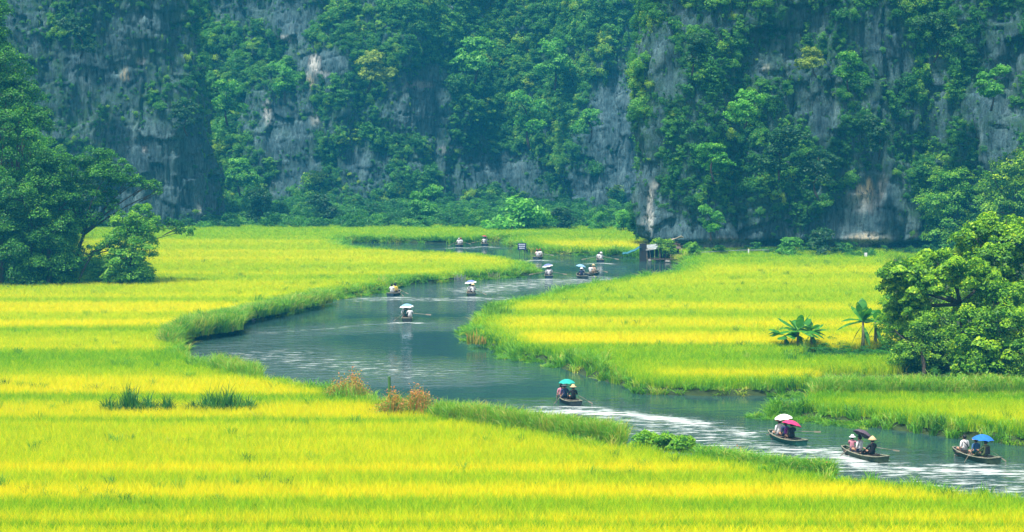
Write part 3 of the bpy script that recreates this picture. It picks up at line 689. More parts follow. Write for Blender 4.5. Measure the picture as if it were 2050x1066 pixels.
CT = [  # px, py of crown centre, radius px, cliff distance, kind, label
 (1022, 425, 80, 267, 'b', 'round light green tree alone at the foot of the hazy far cliff'),
 (1132, 438, 32, 269, 'd', 'dark grey-green bush beside the round light green tree'),
 (1196, 442, 28, 268, 'g', 'low leafy tree between the dark bush and the right-hand cliff'),
 (1245, 440, 28, 264, 'b', 'small fresh green shrub at the foot of the right-hand cliff edge'),
 (1275, 186, 13, 284, 'y', 'small bright yellow-green bush jutting out where the two cliffs meet'),
 (735, 118, 48, 292, 'y', 'olive yellow tree below the white stained rock of the far cliff'),
 (570, 150, 40, 296, 'g', 'bushy tree left of the white stained rock on the far cliff'),
 (1385, 95, 40, 222, 'd', 'dark rounded tree high on the right-hand cliff edge'),
 (1490, 195, 44, 221, 'b', 'brightest green tree half way up the right-hand cliff'),
 (1635, 105, 36, 222, 'y', 'olive tree high on the right-hand cliff beside bare rock'),
 (1560, 290, 50, 221, 'd', 'broad dull tree spreading over the middle of the right-hand cliff'),
 (1430, 300, 46, 221, 'g', 'feathery tree on the right-hand cliff above the stilt hut'),
 (1700, 130, 38, 222, 'g', 'leafy tree beside the jointed crag at the top of the right-hand cliff'),
 (1640, 335, 46, 220, 'd', 'dark tree overhanging the pale cave wall'),
 (1425, 435, 36, 219, 'g', 'low green tree over the pale boulder beside the stilt hut'),
 (1580, 485, 34, 218, 'g', 'leafy bush against the cliff foot at the back of the right-hand paddy'),
 (1640, 488, 42, 218, 'd', 'wider dull bush next to the leafy bush at the cliff foot'),
 (1870, 60, 46, 220, 'd', 'dark tree at the top of the frame above the jointed crag'),
 (1985, 160, 44, 214, 'g', 'light green tree on the grey crag at the right edge'),
 (1760, 260, 42, 220, 'd', 'dull tree under the jointed crag of the right-hand cliff'),
 (455, 190, 44, 296, 'g', 'tree in the gully between the left-hand cliff and the far cliff'),
 (480, 330, 44, 292, 'g', 'spreading tree low in the gully beside the left-hand cliff'),
 (1060, 220, 56, 294, 'g', 'full crowned tree in the middle of the far jungle wall'),
 (950, 90, 54, 298, 'g', 'large tree high in the far jungle wall'),
 (1110, 110, 50, 298, 'g', 'round crowned tree near the top of the far jungle wall'),
 (1180, 230, 40, 286, 'g', 'tree leaning over the bare grey wall between the two cliffs'),
 (850, 400, 44, 282, 'g', 'bushy tree at the foot of the far cliff left of the round light green tree'),
 (660, 420, 44, 280, 'd', 'dull scrubby tree at the foot of the far cliff below the white streaks'),
 (520, 405, 40, 278, 'd', 'grey-green tree at the foot of the gully by the left-hand cliff'),
 (375, 225, 34, 270, 'd', 'scrubby tree on the shoulder of the left-hand grey cliff'),
 (160, 60, 40, 268, 'd', 'dark tree near the top of the left-hand grey cliff')]
for i, (px, py, rp, Yd, kd, lab) in enumerate(CT):
    if Yd > 283: Yd *= 1.14
    s = rp * Yd / F / .92; c = PD(px, py, Yd); cm, tm = PT[kd][i % 2]
    t = thing('cliff_tree', (c[0], c[1], c[2] - .9 * s), lab, 'bush' if 'bush' in lab or 'shrub' in lab else 'tree', 'trees growing on and below the cliffs', rz=i * 2.4)
    t.scale = (s, s, s)
    link('crown', cm, t); link('trunk', tm, t)

# ------------------------------------------------------------------ scrub at the cliff foot and other undergrowth
def scatter_px(name, label, coll, n, fn, smin, smax, tb, tv=.15, seed=0, zs=1.0, nidx=8, z=LAND - .1):
    r = np.random.default_rng(200 + seed); pts = []
    while len(pts) < n:
        q = fn(r); p = P(q[0], q[1], z) if len(q) == 2 else np.array(PD(q[0], q[1], q[2]))
        pts.append(p)
    pts = np.array(pts); s = smin + (smax - smin) * r.uniform(0, 1, n) ** 1.5
    t = tb + tv * r.normal(size=n) + .2 * fbm(pts[:, 0] * .15, pts[:, 1] * .15, 0, 2, 3)
    return scatter(name, label, coll, pts, zrot(n, r, .1), np.stack([s, s, s * zs * r.uniform(.8, 1.2, n)], 1), r.integers(0, nidx, n), t)
def foot_far(r):
    px = r.uniform(300, 1330); Y = r.uniform(270, 284); y = {0: 0}.get(1, 0)
    x = (px - 1025) / F * Y
    return None
def ground_scatter(name, label, coll, n, pf, smin, smax, tb, tv=.12, seed=0, zs=1.0, nidx=8):
    r = np.random.default_rng(300 + seed); px, Y = pf(r, n); X = (px - 1025) / F * Y
    s = smin + (smax - smin) * r.uniform(0, 1, n) ** 1.6
    t = tb + tv * r.normal(size=n) + .25 * fbm(X * .15, Y * .15, 0, 2, 3)
    ok = sdist(X, Y) > .3
    p = np.stack([X, Y, np.full(n, LAND - .1)], 1)
    return scatter(name, label, coll, p[ok], zrot(ok.sum(), r, .1), np.stack([s, s, s * zs], 1)[ok], r.integers(0, nidx, n)[ok], t[ok])
ground_scatter('undergrowth', 'hazy scrub along the foot of the far cliff', BF, 2400, lambda r, n: (r.uniform(330, 1330, n), 271 + 75 * r.uniform(0, 1, n) ** 1.3), .4, 1.6, .42, .13, 1)
ground_scatter('undergrowth', 'tangled low scrub along the foot of the right-hand cliff', BF, 260, lambda r, n: (r.uniform(1385, 2150, n), 220 + 5 * r.uniform(0, 1, n)), .35, 1.0, .45, .12, 2)
ground_scatter('undergrowth', 'leafy undergrowth along the foot of the wooded slope', BM_, 1100, lambda r, n: (r.uniform(-300, 292, n), 180.8 + 6 * r.uniform(0, 1, n)), .5, 1.7, .78, .12, 3)
ground_scatter('undergrowth', 'dark undergrowth in the shade of the trees at the right edge', BM_, 260, lambda r, n: (r.uniform(1800, 2250, n), 120 + 14 * r.uniform(0, 1, n)), .4, 1.0, .33, .1, 4)
ground_scatter('creeping_plants', 'broad leaved creepers on the earth around the banana plants', BM_, 420, lambda r, n: ((lambda a: (1560 + a * 240, 134 + 5 * r.uniform(-1, 1, n) - 2 * a))(r.uniform(0, 1, n))), .25, .6, .55, .1, 5, .7)
ground_scatter('lotus_patch', 'patch of dark green water plants at the back of the right-hand paddy', BM_, 70, lambda r, n: (r.uniform(1690, 1765, n), 219 + 4 * r.uniform(0, 1, n)), .25, .55, .55, .1, 6, .8)

# ------------------------------------------------------------------ rice
def rice_protos():
    out = []
    for i in range(5):
        r = np.random.default_rng(500 + i)
        V, Q, T = blades(r, 84, .42, .80, .025, .26, .3, 2, .32)
        # square the patch out a little so patches interlock
        out.append(np_mesh(f'rice_tuft_{i}', V, Q, M['rice'], {'tint': ('FACE', T)}))
    return proto_coll('rice_tuft', out)
RC = rice_protos()
BL = dict(
 left=[(470,.3),(478,.35),(480,.6),(485,.5),(490,.45),(497,.38),(501,.8),(504,.6),(512,.55),(515,.8),(519,.55),(528,.5),(531,.35),(540,.45),(545,.75),(548,.35),(556,.3),(562,.6),(575,.55),(588,.6),(592,.75),(595,.3),(600,.3),(603,.85),(612,.92),(620,.85),(625,.55),(635,.5),(639,.95),(648,.95),(651,.3),(657,.12),(662,.35),(672,.55),(690,.65),(693,.9),(696,.2),(705,.08),(720,.1),(735,.22),(745,.5),(757,.82),(776,1),(782,.95),(785,.12),(797,.2),(800,.7),(815,.9),(829,.75),(833,.15),(838,.3),(842,.62),(865,.55),(880,.65),(900,.6),(921,.65),(927,.98),(934,.85),(941,.42),(950,.35),(958,.55),(966,.92),(980,1),(988,.7),(993,.32),(1003,.25),(1010,.2),(1017,.5),(1030,.9),(1034,.8),(1037,.12),(1046,.15),(1050,.85),(1075,.75),(1200,.6)],
 right=[(510,.2),(520,.28),(528,.35),(533,.7),(541,.62),(546,.35),(555,.5),(563,.52),(572,.35),(590,.38),(597,.2),(601,.62),(612,.75),(618,.35),(628,.3),(634,.62),(640,.8),(648,.88),(654,.5),(658,.35),(662,.75),(670,1),(682,.97),(686,.18),(700,.08),(715,.18),(730,.42),(741,.85),(748,.75),(755,.25),(775,.1),(800,.05)],
 small=[(796,.3),(815,.45),(830,.75),(845,.8),(862,.55),(880,.25),(900,.1)],
 far=[(460,.15),(474,.2),(479,.3),(482,.75),(490,.8),(494,.35),(500,.15),(515,.1)])
def rice_fields():
    cells = {k: [] for k in BL}; r = np.random.default_rng(9)
    P_, S_ = [], []
    Y = 70.0
    while Y < 276:
        s = max(1.0, Y / 105); st_ = .47 * s
        xs = np.arange(-Y * .29 - 4, Y * .29 + 4, st_); n = len(xs)
        P_.append(np.stack([xs + r.uniform(-.4, .4, n) * st_, Y + r.uniform(-.4, .4, n) * st_], 1)); S_.append(np.full(n, s)); Y += st_ * .95
    p = np.vstack(P_); s = np.concatenate(S_)
    sd = sdist(p[:, 0], p[:, 1]); m = sd > .55; p, s, sd = p[m], s[m], sd[m]
    px, py = proj(np.column_stack([p, np.full(len(p), .95)]))
    zone = np.full(len(p), 'left', object)
    zone[(py < 570) & (px > 1072)] = 'right'; zone[(py >= 570) & (py < 800) & (px > 895)] = 'right'
    zone[(py >= 796) & (py < 898) & (px > 1500) & (p[:, 1] > P(1500, 905)[1] - (px - 1500) * .022)] = 'small'
    zone[(py < 513) & (px > 1003)] = 'far'; zone[(py < 484) ] = 'far'
    zone[(zone == 'far') & (py > 477.5) & (px < 690)] = 'left'
    ok = np.ones(len(p), bool)
    # nothing but scrub, trees and hut ground here
    ok &= ~((p[:, 1] > 217.5) & (px > 1290) & (zone == 'right')); ok &= ~((p[:, 1] > 180.3) & (px < 296 - (p[:, 1] - 183) * 6))
    ok &= ~((px > 1775) & (p[:, 1] > 119) & (p[:, 1] < 216) & (px > 1800 - (p[:, 1] - 121) * .5))
    ok &= ~((zone == 'right') & (px > 1560) & (py > 686) & (py < 706) & (px > 1600 - (py - 690) * 2))
    ok &= ~((px > 1630) & (p[:, 1] > 113) & (p[:, 1] < 119.5) & (zone != 'left'))
    ok &= ~((px > 1690) & (px < 1765) & (p[:, 1] > 215) & (p[:, 1] < 222))
    labels = dict(left='yellow and green striped rice filling the near and left-hand paddies', right='yellow-green rice in the broad paddy right of the river',
                  small='tall rice on the narrow strip by the river bend at the right', far='pale green rice in the far paddies below the cliffs')
    for z_, lab in labels.items():
        k = ok & (zone == z_); q = p[k]; n = len(q); b = np.array(BL[z_])
        wob = 5.0 * fbm(q[:, 0] * .025, q[:, 1] * .01, 0, 2, 3) * (q[:, 1] < 200)
        t = np.interp(py[k] + wob, b[:, 0], b[:, 1])
        t = t + .30 * fbm(q[:, 0] * .03, q[:, 1] * .45, 2, 4, 7) + .16 * fbm(q[:, 0] * .3, q[:, 1] * .3, 5, 3, 8)
        edge = sstep(sd[k], .6, 3.2 if z_ != 'left' else 2.0); t = t * (.25 + .75 * edge) + .05 * r.normal(size=n)
        h = .95 + .09 * fbm(q[:, 0] * .2, q[:, 1] * .5, 1, 3, 5) - .1 * (t < .2) + .15 * (1 - edge) * (r.random(n))
        sc3 = np.column_stack([s[k], s[k], h])
        scatter('rice_field', lab, RC, np.column_stack([q, np.full(n, LAND)]), zrot(n, r), sc3, r.integers(0, 5, n), t * .84 + .12)
rice_fields()

# ------------------------------------------------------------------ bank grass, reeds, shrubs
def tuft_protos():
    out = []
    for i in range(5):
        r = np.random.default_rng(600 + i); V, Q, T = blades(r, 46, .26, 1.0, .045, .42, .38, 3, .35)
        out.append(np_mesh(f'grass_tuft_{i}', V, Q, M['grass'], {'tint': ('FACE', T)}))
    return proto_coll('grass_tuft', out)
GT = tuft_protos()
def bank_grass():
    r = np.random.default_rng(21); A_ = RIV; B_ = np.roll(RIV, -1, 0); pts = []; 
    for a, b in zip(A_, B_):
        L = np.hypot(*(b - a)); mid = (a + b) / 2
        if L > 40 or mid[1] < 72: continue
        n = int(L * 9); t = r.random(n)[:, None]; e = (b - a) / (L + 1e-9); nn = np.array([-e[1], e[0]])
        q = a + (b - a) * t + nn * r.normal(0, .75, (n, 1)); pts.append(q)
    p = np.vstack(pts); sd = sdist(p[:, 0], p[:, 1]); p = p[(sd > -.12) & (sd < 2.0)]; sd = sdist(p[:, 0], p[:, 1])
    px, py = proj(np.column_stack([p, np.full(len(p), .4)])); n = len(p)
    h = .72 + .55 * fbm(p[:, 0] * .3, p[:, 1] * .3, 4, 3, 2) + .2 * r.normal(size=n) + .5 * (r.random(n) < .04)
    t = .5 + .6 * fbm(p[:, 0] * .25, p[:, 1] * .25, 6, 3, 1) + .16 * r.normal(size=n)
    near = (py > 715) & (px < 1500) & (p[:, 1] < 135)
    h += .25 * (near & (px > 400)) ; t = np.where(near, t + .1, t)
    far = p[:, 1] > 190; h = np.where(far, h * .8, h)
    h = np.where(near & (px > 1245), h * .5, h); h = np.clip(h, .22, 1.7)
    w = np.maximum(1, p[:, 1] / 120) * r.uniform(.8, 1.2, n)
    lf = (px < 1072) & ((py > 540) | (px < 1000)) & ~((px > 900) & (py > 590))
    for msk, lab in ((lf, 'lush grass and weeds along the left and near river bank'), (~lf, 'tall grass along the right-hand river bank')):
        scatter('bank_grass', lab, GT, np.column_stack([p[msk], np.where(sd[msk] > .2, LAND - .05, -.05)]), zrot(msk.sum(), r, .1),
                np.column_stack([w, w, h])[msk], r.integers(0, 5, msk.sum()), t[msk])
bank_grass()
def grass_area(name, label, n, px0, px1, py0, py1, h0, h1, tb, tv=.12, seed=0, shape=None, wmul=1.0):
    r = np.random.default_rng(700 + seed); a = r.random(n); px = px0 + (px1 - px0) * a; py = py0 + (py1 - py0) * r.random(n)
    if shape: py = py + shape(px)
    p = np.array([P(x, y, LAND) for x, y in zip(px, py)]); w = np.maximum(1, p[:, 1] / 120) * wmul; h = r.uniform(h0, h1, n)
    t = tb + tv * r.normal(size=n) + .2 * fbm(p[:, 0] * .4, p[:, 1] * .4, 0, 2, 1)
    return scatter(name, label, GT, p, zrot(n, r, .12), np.column_stack([w * np.ones(n), w * np.ones(n), h]), r.integers(0, 5, n), t)
grass_area('reeds', 'thick band of tall reeds in front of the trees at the right', 900, 1630, 2300, 790, 801, 1.0, 1.6, .68, seed=1)
grass_area('reeds', 'reeds and weeds crowding the left bend of the river bank', 800, 330, 480, 0, 14, .8, 1.7, .62, .22, 2, lambda x: 668 - (x - 330) * .14 + 18 * np.exp(-((x - 335) / 22.) ** 2), .9)
grass_area('reeds', 'grey-green weeds along the far bank of the river bend', 600, 420, 660, 0, 8, .6, 1.4, .62, .2, 3, lambda x: 648 - (x - 420) * .21, .9)
grass_area('reeds', 'tall bright grass on the near river bank', 900, 880, 1245, -4, 8, .8, 1.65, .72, .14, 4, lambda x: 846 + (x - 880) * .135, .9)
grass_area('reeds', 'grass tufts standing in the river margin', 190, 425, 520, -6, 8, .8, 1.6, .7, .12, 5, lambda x: 742 + (x - 425) * .25, .8)
grass_area('reeds', 'low weeds sprouting along the near bank toward the right', 320, 1400, 1660, -2, 8, .5, 1.0, .58, .2, 6, lambda x: 922 + (x - 1400) * .125, 1.0)

def field_weeds():
    r = np.random.default_rng(77); n = 2200; Y = r.uniform(78, 210, n); X = (r.uniform(-50, 2100, n) - 1025) / F * Y
    k = (sdist(X, Y) > 1) & (fbm(X * .09, Y * .3, 4, 3, 6) > .12); X, Y = X[k], Y[k]; px, _ = proj(np.column_stack([X, Y, 0 * X + .4]))
    k = ~((px > 1770) & (Y > 112)) & ~((px < 330) & (Y > 181)) & (Y < 215); X, Y = X[k], Y[k]; n = len(X)
    scatter('field_weeds', 'darker weeds poking out of the rice here and there', GT, np.column_stack([X, Y, np.full(n, LAND)]), zrot(n, r, .1),
            np.column_stack([np.full(n, .7), np.full(n, .7), r.uniform(.78, 1.12, n)]), r.integers(0, 5, n), .45 + .18 * r.normal(size=n))
    n = 9000; k = r.integers(0, len(RIV), n); q = RIV[k] + r.normal(0, .55, (n, 2)); sd = sdist(q[:, 0], q[:, 1]); w = fbm(q[:, 0] * .12, q[:, 1] * .12, 3, 3, 3)
    px, py = proj(np.column_stack([q, 0 * sd])); m = (sd < .05) & (sd > -1.3) & (w > .08) & (q[:, 1] > 74) & (q[:, 1] < 240); q = q[m]; n = len(q)
    scatter('floating_weeds', 'low water weeds floating along the river margins', GT, np.column_stack([q, np.full(n, -.03)]), zrot(n, r, .3),
            np.column_stack([np.full(n, .8), np.full(n, .8), r.uniform(.08, .3, n)]), r.integers(0, 5, n), .45 + .2 * r.normal(size=n))
field_weeds()
def blade_thing(name, label, cat, px0, px1, pyb, htop, n, mat, seed, w=.05, depth=.8, extra=None, group=None, lean=.3):
    a, b = P(px0, pyb, LAND), P(px1, pyb, LAND); c = (a + b) / 2; r = np.random.default_rng(seed); L = abs(b[0] - a[0])
    V, Q, T = blades(r, n, 1, 1, w, lean, .3, 3, .35); nv = len(V) // n
    offx = r.uniform(-.5, .5, n) * L; offy = r.normal(0, depth / 2, n); hh = htop * np.clip(.45 + .9 * np.abs(fbm(offx * .9, offy * .4, 0, 3, seed)) * 2, .3, 1.15) * (1 - .45 * np.abs(2 * offx / L) ** 2) * r.uniform(.7, 1.1, n)
    V = V.reshape(n, nv, 3); V[..., 2] *= hh[:, None]; base = V[:, :1, :].copy(); V -= base * np.array([1, 1, 0]); V[..., 0] += offx[:, None]; V[..., 1] += offy[:, None]
    t = thing(name, tuple(c), label, cat, group)
    link('stems', np_mesh('stems', V.reshape(-1, 3), Q, mat, {'tint': ('FACE', T)}), t)
    for ch_ in [o_ for o_ in col.objects if o_.parent == t]: ch_['kind'] = 'stuff'
    if extra:
        C = np.stack([offx, offy, hh * .8], 1)[r.integers(0, n, extra)] + r.normal(0, .13, (extra, 3)) * np.array([1, 1, 1.3])
        vv, qq = leaf_quads(C, r.normal(size=(extra, 3)) + [0, 0, .6], r.uniform(.07, .14, extra), .5, r)
        link('foliage', np_mesh('foliage', vv, qq, mat, {'tint': ('FACE', np.clip(.38 + .42 * (C[:, 2] / htop) + .2 * r.normal(size=extra) - .05, 0, 1))}), t)
    return t
G1 = 'dark reed clumps standing in the near paddy'
blade_thing('reed_clump', 'dark reed clump at the far left of the near paddy', 'reeds', 207, 348, 836, 2.0, 1500, M['reed_dark'], 1, group=G1)
blade_thing('reed_clump', 'dark reed clump nearer the river, thinning to its right end', 'reeds', 373, 512, 834, 2.0, 1400, M['reed_dark'], 2, group=G1)
blade_thing('red_shrub', 'reddish brown shrub on the near bank, the smaller and farther of the two', 'shrub', 652, 738, 806, 1.8, 560, M['shrub_red'], 3, extra=2400)
blade_thing('red_shrub', 'wide orange-brown shrub on the near bank beside tall bright grass', 'shrub', 752, 882, 842, 1.8, 900, M['shrub_red'], 4, extra=4200)
blade_thing('red_shrub', 'low orange tinged weeds on the bank beyond the tall bright grass', 'shrub', 1408, 1500, 928, .6, 260, M['shrub_red'], 5, extra=500, w=.035)
blade_thing('red_shrub', 'small brownish weeds by the water below the boat with the pink umbrella', 'shrub', 1600, 1668, 955, .5, 160, M['shrub_red'], 6, extra=250, w=.035)
blade_thing('grass_clump', 'pale dry reeds at the left tip of the right-hand paddy', 'reeds', 935, 972, 688, 1.5, 260, M['shrub_red'], 7, lean=.2)
blade_thing('grass_clump', 'bright bushy grass mound where the right-hand paddy meets the river', 'reeds', 965, 1030, 640, 1.7, 500, leafmat('mound_grass', [(0, (.05, .2, .01)), (1, (.25, .5, .02))]), 8, w=.07, depth=1.5)
blade_thing('grass_clump', 'bright grass clump by the water below the boat with the black umbrella', 'reeds', 1745, 1885, 985, .95, 600, leafmat('bank_clump', [(0, (.06, .25, .01)), (1, (.3, .55, .02))]), 9, w=.04)
blade_thing('grass_clump', 'green grass clump on the bank below the boat with the pink umbrella', 'reeds', 1560, 1622, 948, .9, 320, leafmat('bank_clump2', [(0, (.06, .25, .01)), (1, (.3, .55, .02))]), 10, w=.04)

# ------------------------------------------------------------------ banana plants
for i, (px, py, rr_, lab) in enumerate([(1290, 902, 24, 'round bright green bush on the near bank just past the tall grass'), (1335, 906, 26, 'second round green bush on the near bank, the larger of the pair'),
        (1372, 910, 16, 'small green bush at the right end of the bushes on the near bank')]):
    tree_px('bank_bush', lab, 'bush', (px, py + 6), [(px - rr_ * .5, py - 18, rr_ * .7, 15), (px + rr_ * .5, py - 19, rr_ * .7, 16), (px, py - 27, rr_ * .7, 13)], 2400, .12, M['leaf_bright'], 90 + i, trunk_r=.03, pad=.5, group='bushes on the near bank')
def banana_leaf(r, L, W, az, rise, droop, parent):
    n = 9; v = []; f = []; t = []
    d = np.array([math.cos(az), math.sin(az)])
    sidev = np.array([-d[1], d[0], 0])
    for i in range(n + 1):
        s = i / n; q = L * s; x = q * math.cos(rise) * (1 - .12 * s); z = q * math.sin(rise) - droop * L * s ** 2.2
        w = W * (max(0, math.sin(math.pi * min(1, (s - .12) / .88))) ** .6 if s > .12 else 0) * .5 + .02
        w *= r.uniform(.86, 1.05); c = np.array([d[0] * x, d[1] * x, z])
        v += [c + sidev * w - np.array([0, 0, w * .35]), c, c - sidev * w - np.array([0, 0, w * .35])]
    for i in range(n):
        for k in (0, 1): f.append((3*i+k, 3*i+k+1, 3*i+k+4, 3*i+k+3)); t.append(np.clip(r.normal(.45, .18), 0, 1))
    me = np_mesh('leaf', np.array(v), np.array(f), M['banana'], {'tint': ('FACE', t)}, True)
    return link('leaf', me, parent)
def banana(label, px, py, H, nl, L, seed, up=.9):
    r = np.random.default_rng(seed); p = P(px, py, LAND)
    t = thing('banana_plant', tuple(p), label, 'banana plant', 'banana plants on the paddy dyke')
    m = MB(); m.tube([(0, 0, -.2), (.02, 0, H * .5), (0, .02, H)], [.14, .11, .07], 8); m.obj('stem', M['banana_stem'], t, True)
    for i in range(nl):
        lf = banana_leaf(r, 1.25 * L * r.uniform(.8, 1.1), .6 * r.uniform(.8, 1.1), i * 2.4 + r.uniform(-.4, .4), up * r.uniform(.1, 1.25), r.uniform(.15, .5), t)
        lf.location = (0, 0, H * r.uniform(.9, 1.0))
    for i in range(3):
        lf = banana_leaf(r, L * .6, .25, i * 2.1 + 1, -.6, .7, t); lf.location = (0, 0, H * .85); lf['label'] = 'withered hanging leaf'; 
    return t
banana('tallest banana plant of the left pair, broad leaves spread wide', 1597, 703, 1.35, 15, 1.6, 1)
banana('lower leaning banana plant at the far left of the row', 1572, 703, 1.05, 12, 1.45, 2, .6)
banana('slim banana plant with few leaves right of the wide pair', 1624, 702, 1.3, 8, 1.2, 3)
banana('tall banana plant with one upright leaf standing before the dark trees', 1727, 706, 2.1, 12, 1.7, 4, 1.1)
banana('banana plant half hidden against the trees, dry leaves hanging', 1752, 700, 1.9, 9, 1.4, 5)

# ------------------------------------------------------------------ stilt hut, sign, railing and small things
WOOD = pmat('old_wood', (.16, .12, .09), .9, (.06, .05, .045), 5); DARKW = pmat('dark_wood', (.035, .035, .04), .9)
BAMBOO = pmat('bamboo', (.42, .36, .26), .6, (.25, .2, .15), 8); TIN = pmat('pale_sheet', (.32, .36, .36), .6, (.16, .19, .2), 3)
TARP = pmat('blue_tarp', (.03, .20, .24), .5, (.02, .11, .16), 2)
WHITE = pmat('white_cloth', (.82, .82, .83), .8, (.7, .7, .73), 5); PALE = pmat('pale_stone', (.27, .26, .24), .9, (.10, .10, .11), 2)
def hut():
    b = P(1280, 524, 0); k = b[1] / F
    t = thing('stilt_hut', (b[0], b[1], 0), 'ramshackle stilt hut of poles and sheets at the water below the cliff', 'hut')
    w = 5.2
    MB().box((.42, .2, 1.1), (.8, .5, 2.35)).obj('wall', DARKW, t)
    for i in range(9):
        MB().box((.12 + i * .085, -.06, 1.1), (.07, .03, 2.3)).obj('wall_plank', DARKW, t)
    for i in range(8): MB().box((1.1 + i * .48, 1.5, .95 + .05 * (i % 3)), (.42, .05, 1.2)).obj('back_panel', DARKW, t)
    MB().box((2.9, .8, .3), (w - 1.0, 2.0, .12)).obj('deck', WOOD, t)
    r = np.random.default_rng(2)
    for x, y in [(.9, -.1), (1.2, -.1), (1.75, -.1), (2.4, -.12), (3.0, -.1), (3.6, -.1), (4.2, -.1), (4.8, -.1), (1.3, 1.8), (3.0, 1.8), (4.7, 1.8)]:
        MB().tube([(x, y, -.9), (x + r.uniform(-.08, .08), y, .8), (x + r.uniform(-.1, .1), y, 1.65)], .035, 6).obj('post', BAMBOO if y < 0 else DARKW, t, True)
    MB().tube([(.8, -.12, 1.62), (3, -.14, 1.7), (5, -.1, 1.6)], .03, 5).obj('beam', BAMBOO, t)
    for i, (x, z, ry) in enumerate([(1.1, 1.75, -.12), (1.75, 1.86, -.2), (2.4, 1.98, -.2), (3.1, 2.1, -.12), (3.8, 2.05, .1), (4.4, 1.95, .2)]):
        MB().box((x, .7, z), (.75, 2.2, .05), Matrix.Rotation(R(14), 3, 'X') @ Matrix.Rotation(ry, 3, 'Y')).obj('roof_sheet', TIN if i < 4 else WOOD, t)
    # sagging tarp awning to the left
    V = []; Fc = []
    for i in range(9):
        for j in range(4):
            x = -1.9 + i * .27; V.append((x, -.2 + j * .5, .95 + (i / 8) ** 1.6 * .95 - .12 * math.sin(j * 1.3) + .05 * math.sin(i * 2.1)))
    for i in range(8):
        for j in range(3): a = i * 4 + j; Fc.append((a, a + 1, a + 5, a + 4))
    m = MB(); m.add(V, Fc); o = m.obj('awning', TARP, t, True); sm = o.modifiers.new('th', 'SOLIDIFY'); sm.thickness = .03
    for i in range(6):   # long poles resting on the roof, rising to the right
        y0 = .3 + i * .12; MB().tube([(2.2 + i * .15, y0, 2.05), (3.6, y0, 2.65 + .03 * i), (4.85 + .06 * i, y0, 3.3 - .05 * i)], .045, 6).obj('pole', BAMBOO, t, True)
    for i in range(5): MB().box((4.1 + i * .16, .8, 2.35 - .12 * i), (.9, .5, .05), Matrix.Rotation(R(-25 + 30 * (i % 2)), 3, 'Y')).obj('thatch_sheet', WOOD, t)
    MB().tube([(3.2, -.13, 1.05), (4.9, -.13, 1.1)], .025, 5).obj('rail', TIN, t)
    t.scale = (.95, .95, .85)
hut()
tree('hut_bush', 'yellow-green bush growing up through the roof of the stilt hut', 'bush', P(1330, 527, .1), [(0, .1, 1.7, .75, .5, .8), (-.6, .2, 2.3, .8, .5, .35), (.5, .2, 2.2, .6, .5, .4), (.9, .1, 1.5, .5, .4, .5)], 2600, .15, M['leaf_tree'], 71, trunk_r=.05, pad=.5)
tree('hut_shrub', 'light green shrub between the stilt hut and the pale boulder', 'bush', P(1385, 523, .2), [(0, 0, 1.6, .7, .5, .5), (.3, 0, .9, .6, .5, .5)], 1500, .15, M['leaf_bright'], 72, trunk_r=.05, pad=.5)
def lump(name, label, cat, p, s, mat, seed, group=None):
    r = np.random.default_rng(seed); n = 10; V = []; Fc = []
    for i in range(7):
        for j in range(n):
            ph = math.pi * i / 6; th = 2 * math.pi * j / n; rr = 1 + .25 * (r.random() - .5) * 2
            V.append((s[0] * rr * math.sin(ph) * math.cos(th), s[1] * rr * math.sin(ph) * math.sin(th), s[2] * rr * math.cos(ph)))
    for i in range(6):
        for j in range(n): Fc.append((i*n+j, i*n+(j+1)%n, (i+1)*n+(j+1)%n, (i+1)*n+j))
    m = MB(); m.add(V, Fc); o = m.obj(name, mat); o.location = p; tag(o, label, cat, group); return o
for i, (px, py, a, b_, lab) in enumerate([(1300, 524, .22, .2, 'pale stone at the left foot of the hut deck'), (1318, 523, .3, .22, 'round pale stone under the middle of the hut deck'),
        (1336, 525, .35, .18, 'pale stone in the water below the bush on the hut'), (1350, 519, .28, .3, 'tallest pale stone beside the hut bush'), (1357, 527, .3, .14, 'flat pale stone at the right end of the hut')]):
    p = P(px, py, 0); lump('bank_stone', lab, 'stone', (p[0], p[1] - .4, b_ * .4), (a, a * .8, b_), PALE, i, 'pale stones at the foot of the hut')
p = P(1733, 520, LAND); o = MB().box((0, 0, .35), (.28, .2, .75)).obj('marker_stone', WHITE); o.location = p; tag(o, 'small white marker stone before the cave at the paddy edge', 'marker')
# railing
p = P(1388, 516, LAND); t = thing('railing', tuple(p), 'thin pale pole railing along the back of the right-hand paddy', 'railing')
q = P(1540, 516, LAND) - p
MB().tube([(0, .3, .5), (q[0] * .6, .3, .78), (q[0], .3, .8)], .035, 5).obj('rail', TIN, t)
for fx in (.0, .22, .45, .99): MB().tube([(q[0] * fx, .3, 0), (q[0] * fx, .3, .62)], .03, 5).obj('post', TIN, t)
MB().box((q[0] * .73, .25, .45), (.12, .12, .95)).obj('thick_post', WHITE, t)
# sign in the river
NAVY = pmat('navy_paint', (.02, .035, .12), .5); SW = pmat('sign_white', (.75, .8, .9), .5, (.6, .65, .8), 9)
p = P(1045, 511, 0); t = thing('sign_board', tuple(p), 'dark blue sign on posts at the tip of the far paddy, pale lines of writing', 'sign')
MB().box((0, 0, .98), (.98, .05, .78)).obj('board', NAVY, t)
for s in (-.28, .28): MB().tube([(s, .05, -.8), (s, .05, 1.2)], .025, 5).obj('post', DARKW, t)
rr = random.Random(3)
for row, (z, w, h) in enumerate([(1.22, .78, .13), (1.0, .74, .13), (.78, .62, .13)]):
    x = -w / 2; 
    while x < w / 2 - .04:
        ww = rr.uniform(.07, .12); g = MB(); g.box((x + ww / 2, -.032, z), (ww * .8, .012, h * rr.uniform(.75, 1))); g.obj('letter', SW, t); x += ww
